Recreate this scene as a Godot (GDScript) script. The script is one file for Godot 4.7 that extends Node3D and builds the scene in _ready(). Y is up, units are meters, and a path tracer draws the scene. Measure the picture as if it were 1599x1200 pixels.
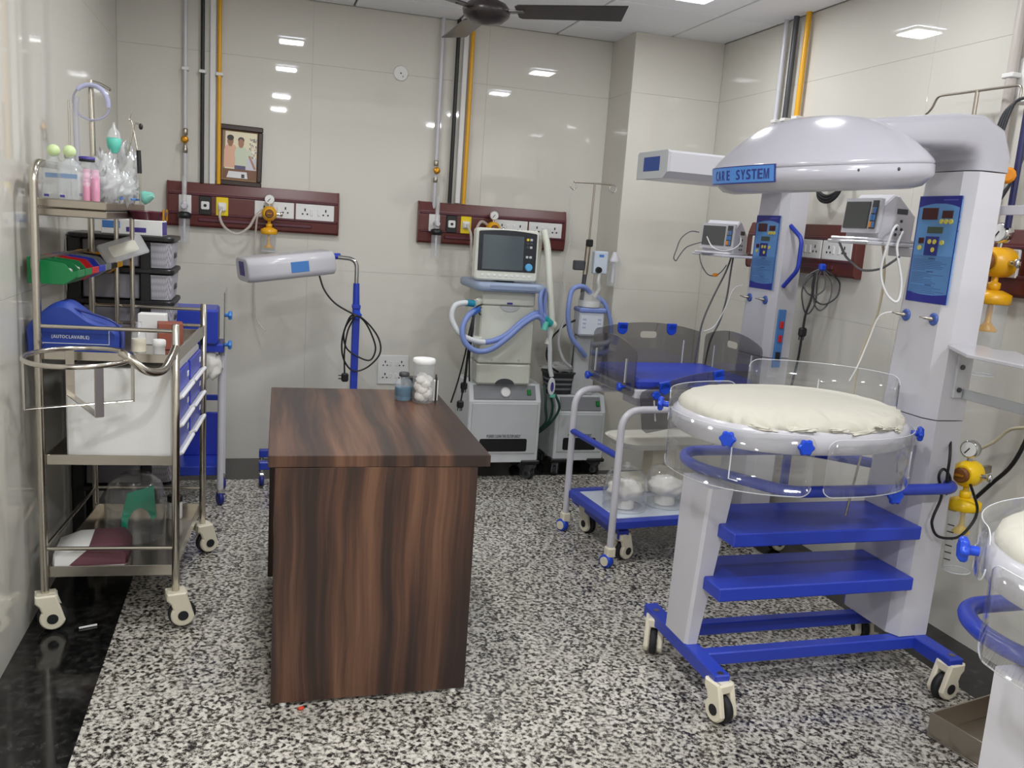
extends Node3D
# A neonatal care room. y is up, metres. x runs from the left wall to the right, z from the back wall towards the camera.

const H := 2.75
const XR := 3.542
const XP := 2.939
const ZP := 0.359
const ZF := 6.6
var M := Transform3D()
var m := {}
var seen_names := {}


func _ready():
	var cam := Camera3D.new()
	cam.name = "camera"
	cam.fov = 47.92
	cam.near = 0.02
	cam.position = Vector3(0.7738, 1.537, 5.473)
	cam.rotation = Vector3(-0.17885, -0.29212, 0.07027)
	add_child(cam)
	var we := WorldEnvironment.new()
	we.name = "world_environment"
	var env := Environment.new()
	env.background_mode = Environment.BG_COLOR
	env.background_color = Color(0.0, 0.0, 0.0)
	env.tonemap_mode = Environment.TONE_MAPPER_LINEAR
	env.tonemap_exposure = 1.0
	env.sdfgi_enabled = true
	env.ssao_enabled = true
	env.ssil_enabled = true
	we.environment = env
	add_child(we)
	materials()
	ceiling_lights()
	room()
	bedhead_things()
	wall_things()
	warmers()
	right_things()
	ventilators()
	crib_things()
	table_things()
	lamp_things()
	trolley_things()
	fan_thing()


# ---------------------------------------------------------------- names
func numbered(called: String) -> String:
	var n: int = seen_names.get(called, -1) + 1
	seen_names[called] = n
	return called if n == 0 else "%s_%03d" % [called, n]


func thing(called: String, label: String, category: String, at := Vector3.ZERO, yaw := 0.0, group := "") -> Node3D:
	var o := Node3D.new()
	o.name = numbered(called)
	add_child(o)
	o.position = at
	o.rotation.y = yaw
	tag(o, label, category, group)
	return o


func tag(o: Node, label: String, category: String, group := ""):
	o.set_meta("label", label)
	o.set_meta("category", category)
	if group != "":
		o.set_meta("group", group)


# a part of thing o, its shape given in o's own axes
func part(o: Node3D, called: String, st: SurfaceTool, mat: Material) -> MeshInstance3D:
	var mi := MeshInstance3D.new()
	mi.name = called
	st.generate_normals()
	mi.mesh = st.commit()
	mi.material_override = mat
	o.add_child(mi, true)
	return mi


# a part of thing o, its shape given in the room's axes
func wpart(o: Node3D, called: String, st: SurfaceTool, mat: Material) -> MeshInstance3D:
	var mi := part(o, called, st, mat)
	mi.transform = o.transform.affine_inverse()
	return mi


# a thing that is one mesh, given in the room's axes, its origin moved to at
func solo(called: String, st: SurfaceTool, mat: Material, label: String, category: String, at := Vector3.ZERO, group := "") -> Node3D:
	var o := thing(called, label, category, at, 0.0, group)
	wpart(o, "body", st, mat)
	return o


func struct(called: String, st: SurfaceTool, mat: Material, parent: Node3D = null) -> MeshInstance3D:
	var mi := MeshInstance3D.new()
	mi.name = called if parent else numbered(called)
	st.generate_normals()
	mi.mesh = st.commit()
	mi.material_override = mat
	(parent if parent else self).add_child(mi, true)
	if parent == null:
		mi.set_meta("kind", "structure")
	return mi


# ---------------------------------------------------------------- shapes
func S() -> SurfaceTool:
	var st := SurfaceTool.new()
	st.begin(Mesh.PRIMITIVE_TRIANGLES)
	return st


func at(p: Vector3, yaw := 0.0, pitch := 0.0, roll := 0.0) -> Transform3D:
	return Transform3D(Basis.from_euler(Vector3(pitch, yaw, roll)), p)


# triangles that run counter-clockwise seen from outside; flipped as a whole when the volume says otherwise
func emit(st: SurfaceTool, smooth: PackedVector3Array, flat: PackedVector3Array, closed := true):
	var vol := 0.0
	if closed:
		for a in [smooth, flat]:
			for i in range(0, a.size(), 3):
				vol += a[i].dot(a[i + 1].cross(a[i + 2]))
	var turn := vol < 0.0
	if M.basis.determinant() < 0.0:
		turn = not turn
	for k in 2:
		var a: PackedVector3Array = smooth if k == 0 else flat
		st.set_smooth_group(1 if k == 0 else -1)
		for i in range(0, a.size(), 3):
			st.set_uv(Vector2(a[i].x, a[i].y))
			st.add_vertex(M * a[i])
			var b: Vector3 = a[i + 1] if turn else a[i + 2]
			var c: Vector3 = a[i + 2] if turn else a[i + 1]
			st.set_uv(Vector2(b.x, b.y))
			st.add_vertex(M * b)
			st.set_uv(Vector2(c.x, c.y))
			st.add_vertex(M * c)


func fan_of(pts: Array, out: PackedVector3Array, centre: Vector3) -> PackedVector3Array:
	var n: Vector3 = (pts[1] - pts[0]).cross(pts[2] - pts[0])
	var mid := Vector3.ZERO
	for p in pts:
		mid += p / pts.size()
	var rev: bool = n.dot(mid - centre) < 0.0
	for i in range(1, pts.size() - 1):
		out.append(pts[0])
		out.append(pts[i + 1] if rev else pts[i])
		out.append(pts[i] if rev else pts[i + 1])
	return out


func box(st: SurfaceTool, c: Vector3, s: Vector3, b := 0.003):
	var h := s * 0.5
	b = minf(b, minf(h.x, minf(h.y, h.z)) * 0.9)
	var t := PackedVector3Array()
	if b <= 0.0:
		for ax in 3:
			for sg in [-1.0, 1.0]:
				var q := []
				for k in [[-1, -1], [1, -1], [1, 1], [-1, 1]]:
					var p := Vector3()
					p[ax] = sg * h[ax]
					p[(ax + 1) % 3] = k[0] * h[(ax + 1) % 3]
					p[(ax + 2) % 3] = k[1] * h[(ax + 2) % 3]
					q.append(c + p)
				t = fan_of(q, t, c)
		emit(st, PackedVector3Array(), t)
		return
	var cv := func(sx, sy, sz, ax) -> Vector3:
		var p := Vector3(sx * h.x, sy * h.y, sz * h.z)
		for k in 3:
			if k != ax:
				p[k] -= signf(p[k]) * b
		return c + p
	for ax in 3:
		for sg in [-1, 1]:
			var q := []
			for k in [[-1, -1], [1, -1], [1, 1], [-1, 1]]:
				var s3 := [0, 0, 0]
				s3[ax] = sg
				s3[(ax + 1) % 3] = k[0]
				s3[(ax + 2) % 3] = k[1]
				q.append(cv.call(s3[0], s3[1], s3[2], ax))
			t = fan_of(q, t, c)
		var a1 := (ax + 1) % 3
		var a2 := (ax + 2) % 3
		for k in [[-1, -1], [1, -1], [1, 1], [-1, 1]]:
			var lo := [0, 0, 0]
			lo[ax] = -1
			lo[a1] = k[0]
			lo[a2] = k[1]
			var hi := lo.duplicate()
			hi[ax] = 1
			t = fan_of([cv.call(lo[0], lo[1], lo[2], a1), cv.call(hi[0], hi[1], hi[2], a1), cv.call(hi[0], hi[1], hi[2], a2), cv.call(lo[0], lo[1], lo[2], a2)], t, c)
	for sx in [-1, 1]:
		for sy in [-1, 1]:
			for sz in [-1, 1]:
				t = fan_of([cv.call(sx, sy, sz, 0), cv.call(sx, sy, sz, 1), cv.call(sx, sy, sz, 2)], t, c)
	emit(st, PackedVector3Array(), t)


# a box from corner to corner
func bx(st: SurfaceTool, x0: float, x1: float, y0: float, y1: float, z0: float, z1: float, b := 0.003):
	box(st, Vector3(x0 + x1, y0 + y1, z0 + z1) * 0.5, Vector3(absf(x1 - x0), absf(y1 - y0), absf(z1 - z0)), b)


# skin over rings of equal length
func loft(st: SurfaceTool, rings: Array, cap := true, round := true, flat_sides := false, endless := false):
	var sm := PackedVector3Array()
	var fl := PackedVector3Array()
	var n: int = rings[0].size()
	var last: int = rings.size() if endless else rings.size() - 1
	for i in last:
		var a: PackedVector3Array = rings[i]
		var b: PackedVector3Array = rings[(i + 1) % rings.size()]
		for j in (n if round else n - 1):
			var k := (j + 1) % n
			for p in [a[j], a[k], b[k], a[j], b[k], b[j]]:
				if flat_sides:
					fl.append(p)
				else:
					sm.append(p)
	if cap and not endless:
		for e in 2:
			var r: PackedVector3Array = rings[0] if e == 0 else rings[-1]
			var mid := Vector3.ZERO
			for p in r:
				mid += p / n
			for j in n:
				var k := (j + 1) % n
				fl.append(mid)
				fl.append(r[k] if e == 0 else r[j])
				fl.append(r[j] if e == 0 else r[k])
	emit(st, sm, fl, cap or endless)


func ring(c: Vector3, u: Vector3, w: Vector3, n: int) -> PackedVector3Array:
	var r := PackedVector3Array()
	for i in n:
		var t := TAU * i / n
		r.append(c + u * cos(t) + w * sin(t))
	return r


func cyl(st: SurfaceTool, a: Vector3, b: Vector3, r: float, r2 := -1.0, n := 18, bev := 0.0):
	var d := (b - a).normalized()
	var u := d.cross(Vector3.UP if absf(d.y) < 0.9 else Vector3.RIGHT).normalized()
	var w := d.cross(u)
	if r2 < 0.0:
		r2 = r
	if bev > 0.0:
		loft(st, [ring(a, u * (r - bev), w * (r - bev), n), ring(a + d * bev, u * r, w * r, n), ring(b - d * bev, u * r2, w * r2, n), ring(b, u * (r2 - bev), w * (r2 - bev), n)])
	else:
		loft(st, [ring(a, u * r, w * r, n), ring(b, u * r2, w * r2, n)])


# [radius, height along the axis] pairs turned about the axis
func lathe(st: SurfaceTool, c: Vector3, prof: Array, axis := Vector3.UP, n := 22, open := false):
	var d := axis.normalized()
	var u := d.cross(Vector3.UP if absf(d.y) < 0.9 else Vector3.RIGHT).normalized()
	var w := d.cross(u)
	var rings := []
	for p in prof:
		rings.append(ring(c + d * p[1], u * maxf(p[0], 0.0004), w * maxf(p[0], 0.0004), n))
	loft(st, rings, not open)


func ball(st: SurfaceTool, c: Vector3, r: Vector3, n := 16):
	var rings := []
	var k := n / 2
	for i in k + 1:
		var t := PI * i / k
		var s := maxf(sin(t), 0.01)
		rings.append(ring(c + Vector3(0, cos(t) * r.y, 0), Vector3(r.x * s, 0, 0), Vector3(0, 0, r.z * s), n))
	loft(st, rings)


func curve(pts: Array, step := 5, closed := false) -> PackedVector3Array:
	var out := PackedVector3Array()
	var n := pts.size()
	for i in (n if closed else n - 1):
		var p0: Vector3 = pts[(i - 1 + n) % n] if closed or i > 0 else pts[0]
		var p1: Vector3 = pts[i]
		var p2: Vector3 = pts[(i + 1) % n]
		var p3: Vector3 = pts[(i + 2) % n] if closed or i + 2 < n else pts[n - 1]
		for k in step:
			out.append(p1.cubic_interpolate(p2, p0, p3, float(k) / step))
	if not closed:
		out.append(pts[n - 1])
	return out


func tube(st: SurfaceTool, path, r: float, n := 9, closed := false, ridge := 0.0):
	var p := PackedVector3Array(path)
	var rings := []
	var u := Vector3.ZERO
	for i in p.size():
		var d: Vector3
		if closed:
			d = (p[(i + 1) % p.size()] - p[(i - 1 + p.size()) % p.size()]).normalized()
		else:
			d = (p[mini(i + 1, p.size() - 1)] - p[maxi(i - 1, 0)]).normalized()
		if u == Vector3.ZERO:
			u = d.cross(Vector3.UP if absf(d.y) < 0.9 else Vector3.RIGHT).normalized()
		u = (u - d * u.dot(d)).normalized()
		var rr := r * (1.0 + (ridge if i % 2 else 0.0))
		rings.append(ring(p[i], u * rr, d.cross(u) * rr, n))
	loft(st, rings, true, true, false, closed)


# straight runs joined by rounded bends
func bent(pts: Array, r: float, n := 6, closed := false) -> PackedVector3Array:
	var out := PackedVector3Array()
	var c := pts.size()
	for i in c:
		if not closed and (i == 0 or i == c - 1):
			out.append(pts[i])
			continue
		var p: Vector3 = pts[i]
		var a: Vector3 = pts[(i - 1 + c) % c] - p
		var b: Vector3 = pts[(i + 1) % c] - p
		var k := minf(r, minf(a.length(), b.length()) * 0.49)
		var s := p + a.normalized() * k
		var e := p + b.normalized() * k
		for j in n + 1:
			var t := float(j) / n
			out.append(s.lerp(p, t).lerp(p.lerp(e, t), t))
	return out


func rr(w: float, h: float, r: float, n := 5) -> PackedVector2Array:
	var o := PackedVector2Array()
	var c := [Vector2(w / 2 - r, h / 2 - r), Vector2(-w / 2 + r, h / 2 - r), Vector2(-w / 2 + r, -h / 2 + r), Vector2(w / 2 - r, -h / 2 + r)]
	for k in 4:
		for i in n + 1:
			o.append(c[k] + Vector2.from_angle(PI / 2 * (k + float(i) / n)) * r)
	return o


func oval(a: float, b: float, n := 32, e := 2.0) -> PackedVector2Array:
	var o := PackedVector2Array()
	for i in n:
		var t := TAU * i / n
		o.append(Vector2(a * signf(cos(t)) * pow(absf(cos(t)), 2.0 / e), b * signf(sin(t)) * pow(absf(sin(t)), 2.0 / e)))
	return o


# an outline in x and y pushed along z from z0 to z1
func prism(st: SurfaceTool, poly: PackedVector2Array, z0: float, z1: float, bev := 0.0, round := false):
	var sm := PackedVector3Array()
	var fl := PackedVector3Array()
	var n := poly.size()
	var area := 0.0
	for i in n:
		area += poly[i].cross(poly[(i + 1) % n])
	if area < 0.0:
		poly = poly.duplicate()
		poly.reverse()
	var small := poly
	if bev > 0.0:
		small = PackedVector2Array()
		for i in n:
			var e0 := (poly[i] - poly[(i - 1 + n) % n]).normalized()
			var e1 := (poly[(i + 1) % n] - poly[i]).normalized()
			var nn := (Vector2(-e0.y, e0.x) + Vector2(-e1.y, e1.x))
			small.append(poly[i] + nn.normalized() * bev / maxf(0.35, nn.length() * 0.5))
	var lay := [[small, z0], [poly, z0 + bev], [poly, z1 - bev], [small, z1]] if bev > 0.0 else [[poly, z0], [poly, z1]]
	for l in lay.size() - 1:
		for i in n:
			var k := (i + 1) % n
			var a: Vector2 = lay[l][0][i]
			var b: Vector2 = lay[l][0][k]
			var c: Vector2 = lay[l + 1][0][k]
			var d: Vector2 = lay[l + 1][0][i]
			var q := [Vector3(a.x, a.y, lay[l][1]), Vector3(b.x, b.y, lay[l][1]), Vector3(c.x, c.y, lay[l + 1][1]), Vector3(d.x, d.y, lay[l + 1][1])]
			for p in [q[0], q[1], q[2], q[0], q[2], q[3]]:
				if round:
					sm.append(p)
				else:
					fl.append(p)
	var ix := Geometry2D.triangulate_polygon(small)
	for i in range(0, ix.size(), 3):
		var a := small[ix[i]]
		var b := small[ix[i + 1]]
		var c := small[ix[i + 2]]
		if (b - a).cross(c - a) < 0.0:
			var sw := b
			b = c
			c = sw
		for p in [Vector3(a.x, a.y, z1), Vector3(b.x, b.y, z1), Vector3(c.x, c.y, z1), Vector3(a.x, a.y, z0), Vector3(c.x, c.y, z0), Vector3(b.x, b.y, z0)]:
			fl.append(p)
	emit(st, sm, fl)


# a face for print: corners lower left, lower right, upper right, upper left as one looks at it
func face(st: SurfaceTool, a: Vector3, b: Vector3, c: Vector3, d: Vector3, u0 := 0.0, v0 := 0.0, u1 := 1.0, v1 := 1.0):
	st.set_smooth_group(-1)
	for k in [[a, u0, v1], [d, u0, v0], [c, u1, v0], [a, u0, v1], [c, u1, v0], [b, u1, v1]]:
		st.set_uv(Vector2(k[1], k[2]))
		st.add_vertex(M * k[0])


var font: SystemFont
# raised print: the words lie in the x-y plane of xf, centred, w wide and h high
func words(o: Node3D, called: String, text: String, w: float, h: float, mat: Material, xf: Transform3D) -> MeshInstance3D:
	if font == null:
		font = SystemFont.new()
		font.font_names = PackedStringArray(["Droid Sans"])
		font.font_weight = 700
	var tm := TextMesh.new()
	tm.font = font
	tm.text = text
	tm.font_size = 40
	tm.pixel_size = 0.01
	tm.depth = 0.02
	tm.curve_step = 3.0
	var bb := tm.get_aabb()
	var mi := MeshInstance3D.new()
	mi.name = called
	mi.mesh = tm
	mi.material_override = mat
	var sc := Vector3(w / maxf(bb.size.x, 0.001), h / maxf(bb.size.y, 0.001), 0.03)
	mi.transform = xf * Transform3D(Basis.from_scale(sc), -bb.get_center() * sc)
	o.add_child(mi, true)
	return mi


# ---------------------------------------------------------------- materials
func mk(c: Color, rough := 0.5, metal := 0.0) -> StandardMaterial3D:
	var s := StandardMaterial3D.new()
	s.albedo_color = c
	s.roughness = rough
	s.metallic = metal
	return s


func rgb(r: int, g: int, b: int) -> Color:
	return Color(r / 255.0, g / 255.0, b / 255.0)


func clear(c: Color, a: float, rough := 0.05) -> StandardMaterial3D:
	var s := mk(Color(c.r, c.g, c.b, a), rough)
	s.transparency = BaseMaterial3D.TRANSPARENCY_ALPHA
	return s


func noise(kind: int, freq: float, sd: int, oct := 1) -> FastNoiseLite:
	var f := FastNoiseLite.new()
	f.noise_type = kind
	f.frequency = freq
	f.seed = sd
	f.fractal_type = FastNoiseLite.FRACTAL_FBM if oct > 1 else FastNoiseLite.FRACTAL_NONE
	f.fractal_octaves = oct
	return f


func tex(im: Image) -> ImageTexture:
	im.generate_mipmaps()
	return ImageTexture.create_from_image(im)


func granite_image(n: int, stops: Array, f: float, sd: int, sharp: float) -> ImageTexture:
	var im := Image.create(n, n, false, Image.FORMAT_RGB8)
	var a := noise(FastNoiseLite.TYPE_SIMPLEX_SMOOTH, f, sd, 3)
	var b := noise(FastNoiseLite.TYPE_CELLULAR, f * 1.6, sd + 5)
	b.cellular_return_type = FastNoiseLite.RETURN_CELL_VALUE
	b.cellular_jitter = 1.0
	b.domain_warp_enabled = true
	b.domain_warp_amplitude = 0.6 / f
	b.domain_warp_frequency = f * 1.2
	var g := noise(FastNoiseLite.TYPE_SIMPLEX, f * 4.0, sd + 9, 2)
	var w := n / 8
	for y in n:
		for x in n:
			var t := 0.0
			var ws := 0.0
			for k in 4: # fold the edges over so that the picture repeats without a seam
				var kx := k % 2
				var ky := k / 2
				var fx := 1.0 if kx == 0 else clampf(1.0 - float(x) / w, 0.0, 1.0)
				var fy := 1.0 if ky == 0 else clampf(1.0 - float(y) / w, 0.0, 1.0)
				if kx == 0:
					fx = clampf(float(x) / w, 0.0, 1.0)
				if ky == 0:
					fy = clampf(float(y) / w, 0.0, 1.0)
				if fx * fy <= 0.001:
					continue
				var px := x + kx * n
				var py := y + ky * n
				t += fx * fy * (a.get_noise_2d(px, py) * 0.75 + b.get_noise_2d(px, py) * 0.45 + g.get_noise_2d(px, py) * 0.35)
				ws += fx * fy
			t = clampf(t / ws * sharp + 0.5, 0.0, 0.999) * (stops.size() - 1)
			var i := int(t)
			im.set_pixel(x, y, (stops[i] as Color).lerp(stops[i + 1], t - i))
	return tex(im)


func wood_image(w: int, h: int) -> ImageTexture:
	var im := Image.create(w, h, false, Image.FORMAT_RGB8)
	var band := noise(FastNoiseLite.TYPE_SIMPLEX_SMOOTH, 0.011, 41, 3)
	var streak := noise(FastNoiseLite.TYPE_SIMPLEX, 0.07, 42, 3)
	var fine := noise(FastNoiseLite.TYPE_SIMPLEX, 0.4, 43, 2)
	var wob := noise(FastNoiseLite.TYPE_SIMPLEX_SMOOTH, 0.006, 44, 2)
	var dark := rgb(46, 33, 30)
	var mid := rgb(80, 54, 42)
	var tan := rgb(116, 83, 63)
	for y in h:
		for x in w:
			var xx := x + wob.get_noise_2d(x * 0.8, y * 0.45) * 11.0
			var t := 0.42 + band.get_noise_2d(xx * 1.2, y * 0.055 + 300.0) * 1.0 + streak.get_noise_2d(xx, y * 0.03) * 0.22
			var k := fine.get_noise_2d(xx, y * 0.02) * 0.10
			t = clampf(t + k, 0.0, 1.0)
			var c := dark.lerp(mid, clampf(t * 1.9, 0.0, 1.0)).lerp(tan, clampf((t - 0.48) * 1.7, 0.0, 1.0))
			im.set_pixel(x, y, c)
	return tex(im)


func weave_image() -> ImageTexture:
	var im := Image.create(64, 64, false, Image.FORMAT_RGB8)
	for y in 64:
		for x in 64:
			var s := sin(x * TAU / 16.0) * (1.0 if (y / 16) % 2 == 0 else -1.0)
			var v := 0.72 + 0.14 * s + 0.12 * sin(fmod(y, 16.0) / 16.0 * PI)
			im.set_pixel(x, y, Color(v, v, v))
	return tex(im)


func panel_image() -> ImageTexture: # printed front of a warmer's control panel, its lettering too small to read
	var im := Image.create(208, 384, false, Image.FORMAT_RGB8)
	var navy := rgb(38, 42, 138)
	var r := RandomNumberGenerator.new()
	r.seed = 7
	for y in 384:
		for x in 208:
			var u := (x - 104) / 104.0
			var top := 26.0 + 16.0 * u * u
			var bot := 356.0 - 10.0 * u * u
			var c := rgb(98, 150, 208)
			if y > 212:
				c = rgb(86, 132, 186)
			if x < 5 or x > 202 or y < top or y > bot:
				c = navy
			im.set_pixel(x, y, c)
	for k in 22:
		var yy := 222 + k * 6
		if k % 8 == 0:
			im.fill_rect(Rect2i(88, yy, 34, 3), rgb(40, 52, 96))
		else:
			im.fill_rect(Rect2i(14, yy, int(r.randf_range(60, 178)), 2), rgb(58, 88, 142))
	im.fill_rect(Rect2i(120, 12, 70, 4), rgb(84, 92, 178))
	return tex(im)


func portrait_image() -> ImageTexture: # two men standing behind a desk
	var im := Image.create(150, 200, false, Image.FORMAT_RGB8)
	im.fill(rgb(232, 222, 190))
	im.fill_rect(Rect2i(0, 0, 8, 200), rgb(150, 120, 100))
	var blob := func(cx, cy, rx, ry, c):
		for y in range(maxi(0, cy - ry), mini(200, cy + ry + 1)):
			for x in range(maxi(0, cx - rx), mini(150, cx + rx + 1)):
				if pow(float(x - cx) / rx, 2) + pow(float(y - cy) / ry, 2) <= 1.0:
					im.set_pixel(x, y, c)
	var rn := RandomNumberGenerator.new()
	rn.seed = 3
	for k in 60:
		blob.call(rn.randi_range(118, 148), rn.randi_range(20, 110), 3, 4, [rgb(120, 126, 110), rgb(240, 240, 230), rgb(190, 160, 165)][k % 3])
	im.fill_rect(Rect2i(104, 108, 46, 60), rgb(205, 205, 215))
	blob.call(33, 85, 30, 34, rgb(226, 178, 150))
	im.fill_rect(Rect2i(4, 82, 56, 70), rgb(226, 178, 150))
	blob.call(30, 40, 14, 19, rgb(150, 102, 76))
	blob.call(30, 26, 15, 12, rgb(40, 32, 30))
	im.fill_rect(Rect2i(24, 54, 14, 9), rgb(150, 102, 76))
	blob.call(80, 92, 30, 34, rgb(206, 214, 190))
	im.fill_rect(Rect2i(54, 90, 52, 52), rgb(206, 214, 190))
	blob.call(116, 88, 12, 18, rgb(206, 214, 190))
	blob.call(78, 46, 13, 20, rgb(168, 118, 92))
	blob.call(78, 32, 14, 12, rgb(70, 62, 58))
	blob.call(78, 42, 11, 14, rgb(168, 118, 92))
	im.fill_rect(Rect2i(52, 142, 50, 20), rgb(88, 84, 120))
	for k in 50:
		blob.call(118 + k / 2, 100 + k, 5, 4, rgb(176, 128, 104))
	im.fill_rect(Rect2i(0, 158, 150, 42), rgb(122, 80, 58))
	for y in range(168, 196):
		im.fill_rect(Rect2i(26 - (y - 168) / 3, y, 82 + (y - 168) / 2, 1), rgb(226, 226, 226))
	im.fill_rect(Rect2i(84, 178, 14, 16), rgb(60, 58, 60))
	return tex(im)


func materials():
	m.wall = mk(rgb(214, 211, 202), 0.025)
	m.grout = mk(rgb(204, 200, 191), 0.6)
	m.ceil = mk(rgb(243, 244, 247), 0.85)
	m.grid = mk(rgb(120, 120, 120), 0.7)
	var g := [rgb(40, 38, 36), rgb(84, 80, 75), rgb(146, 141, 133), rgb(182, 178, 168), rgb(200, 196, 186), rgb(214, 209, 200)]
	m.granite = mk(Color.WHITE, 0.16)
	m.granite.albedo_texture = granite_image(768, g, 0.06, 11, 1.05)
	m.granite.uv1_triplanar = true
	m.granite.uv1_scale = Vector3(1.12, 1.12, 1.12)
	m.black_granite = mk(Color.WHITE, 0.12)
	m.black_granite.albedo_texture = granite_image(256, [rgb(14, 14, 14), rgb(20, 20, 20), rgb(26, 26, 26), rgb(34, 34, 33), rgb(52, 52, 50)], 0.05, 23, 0.9)
	m.black_granite.uv1_triplanar = true
	m.black_granite.uv1_scale = Vector3(2.0, 2.0, 2.0)
	m.wood = mk(Color.WHITE, 0.34)
	m.wood.albedo_texture = wood_image(400, 640)
	m.wood_top = m.wood.duplicate()
	m.wood_top.uv1_scale = Vector3(1.4, 0.85, 1)
	m.wood_top.uv1_offset = Vector3(0.5, 0.5, 0)
	m.wood.uv1_scale = Vector3(1.5, 0.85, 1)
	m.wood.uv1_offset = Vector3(-1.246, 0.1, 0)
	m.white = mk(rgb(202, 201, 207), 0.22)
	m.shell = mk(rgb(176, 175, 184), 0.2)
	m.white_matt = mk(rgb(228, 228, 226), 0.55)
	m.ivory = mk(rgb(216, 218, 206), 0.4)
	m.cream = mk(rgb(232, 225, 203), 0.4)
	m.blue = mk(rgb(42, 64, 176), 0.32)
	m.knob = mk(rgb(22, 70, 200), 0.3)
	m.dark_blue = mk(rgb(34, 44, 128), 0.4)
	m.label_blue = mk(rgb(74, 128, 196), 0.35)
	m.navy = mk(rgb(38, 50, 120), 0.4)
	m.black = mk(rgb(22, 22, 24), 0.4)
	m.rubber = mk(rgb(30, 31, 34), 0.65)
	m.grey = mk(rgb(128, 130, 134), 0.45)
	m.dark_grey = mk(rgb(66, 68, 72), 0.45)
	m.silver = mk(rgb(192, 195, 197), 0.42)
	m.screen = mk(rgb(82, 85, 84), 0.14)
	m.steel = mk(rgb(196, 190, 180), 0.2, 1.0)
	m.steel_dull = mk(rgb(176, 168, 156), 0.34, 1.0)
	m.chrome = mk(rgb(206, 206, 206), 0.12, 1.0)
	m.brass = mk(rgb(198, 140, 42), 0.3, 0.7)
	m.maroon = mk(rgb(96, 44, 40), 0.34)
	m.plum = mk(rgb(88, 40, 52), 0.3)
	m.yellow = mk(rgb(228, 168, 22), 0.32)
	m.bright_yellow = mk(rgb(238, 208, 26), 0.35)
	m.orange = mk(rgb(236, 146, 24), 0.35)
	m.green = mk(rgb(18, 120, 66), 0.35)
	m.red = mk(rgb(196, 34, 40), 0.35)
	m.bin_blue = mk(rgb(46, 62, 178), 0.35)
	m.led_green = mk(rgb(20, 120, 50), 0.3)
	m.teal = mk(rgb(96, 196, 176), 0.4)
	m.sea = clear(rgb(26, 150, 120), 0.72)
	m.pink = clear(rgb(232, 92, 158), 0.85)
	m.lime = mk(rgb(204, 224, 168), 0.45)
	m.cloth = mk(rgb(206, 203, 190), 0.85)
	m.mattress = mk(rgb(42, 64, 176), 0.4)
	m.bag_blue = mk(rgb(34, 62, 150), 0.55)
	m.brown = mk(rgb(140, 74, 56), 0.5)
	m.acrylic = clear(rgb(226, 232, 236), 0.03)
	m.clear = clear(rgb(222, 228, 232), 0.2)
	m.film = clear(rgb(232, 234, 234), 0.34, 0.12)
	m.tint = clear(rgb(205, 208, 212), 0.30)
	m.smoke = clear(rgb(56, 52, 60), 0.38)
	m.edge = clear(rgb(236, 240, 244), 0.75)
	m.hose = mk(rgb(126, 146, 206), 0.4)
	m.hose_white = mk(rgb(214, 218, 220), 0.4)
	m.tube_clear = clear(rgb(222, 214, 204), 0.45)
	m.tube_green = mk(rgb(18, 62, 48), 0.4)
	m.wire = mk(rgb(96, 96, 100), 0.5)
	m.wire_cream = mk(rgb(206, 196, 168), 0.5)
	m.wire_white = mk(rgb(224, 224, 224), 0.45)
	m.cotton = mk(rgb(238, 235, 228), 0.95)
	m.ink = mk(rgb(30, 30, 32), 0.6)
	m.print_white = mk(rgb(206, 212, 222), 0.6)
	m.paper = mk(rgb(232, 232, 230), 0.7)
	m.purple = mk(rgb(70, 58, 140), 0.5)
	m.fan = mk(rgb(48, 40, 40), 0.3)
	m.frame = mk(rgb(52, 34, 30), 0.35)
	m.towel = mk(rgb(110, 70, 80), 0.8)
	m.weave = mk(rgb(176, 174, 184), 0.5)
	m.weave.heightmap_enabled = false
	m.weave.albedo_texture = weave_image()
	m.weave.albedo_color = rgb(216, 214, 224)
	m.weave.uv1_scale = Vector3(40, 40, 1)
	m.weave_bag = mk(rgb(52, 54, 58), 0.5)
	m.panel = mk(Color.WHITE, 0.3)
	m.panel.albedo_texture = panel_image()
	m.photo = mk(Color.WHITE, 0.3)
	m.photo.albedo_texture = portrait_image()
	m.display = mk(rgb(70, 28, 34), 0.2)
	m.lcd = mk(rgb(70, 84, 72), 0.3)
	m.rocker = mk(rgb(206, 30, 30), 0.3)
	m.liquid = clear(rgb(0, 116, 156), 0.9)
	m.glow = mk(rgb(245, 248, 255), 0.5)
	m.glow.emission_enabled = true
	m.glow.emission = rgb(244, 248, 255)
	m.glow.emission_energy_multiplier = 14.0


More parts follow.
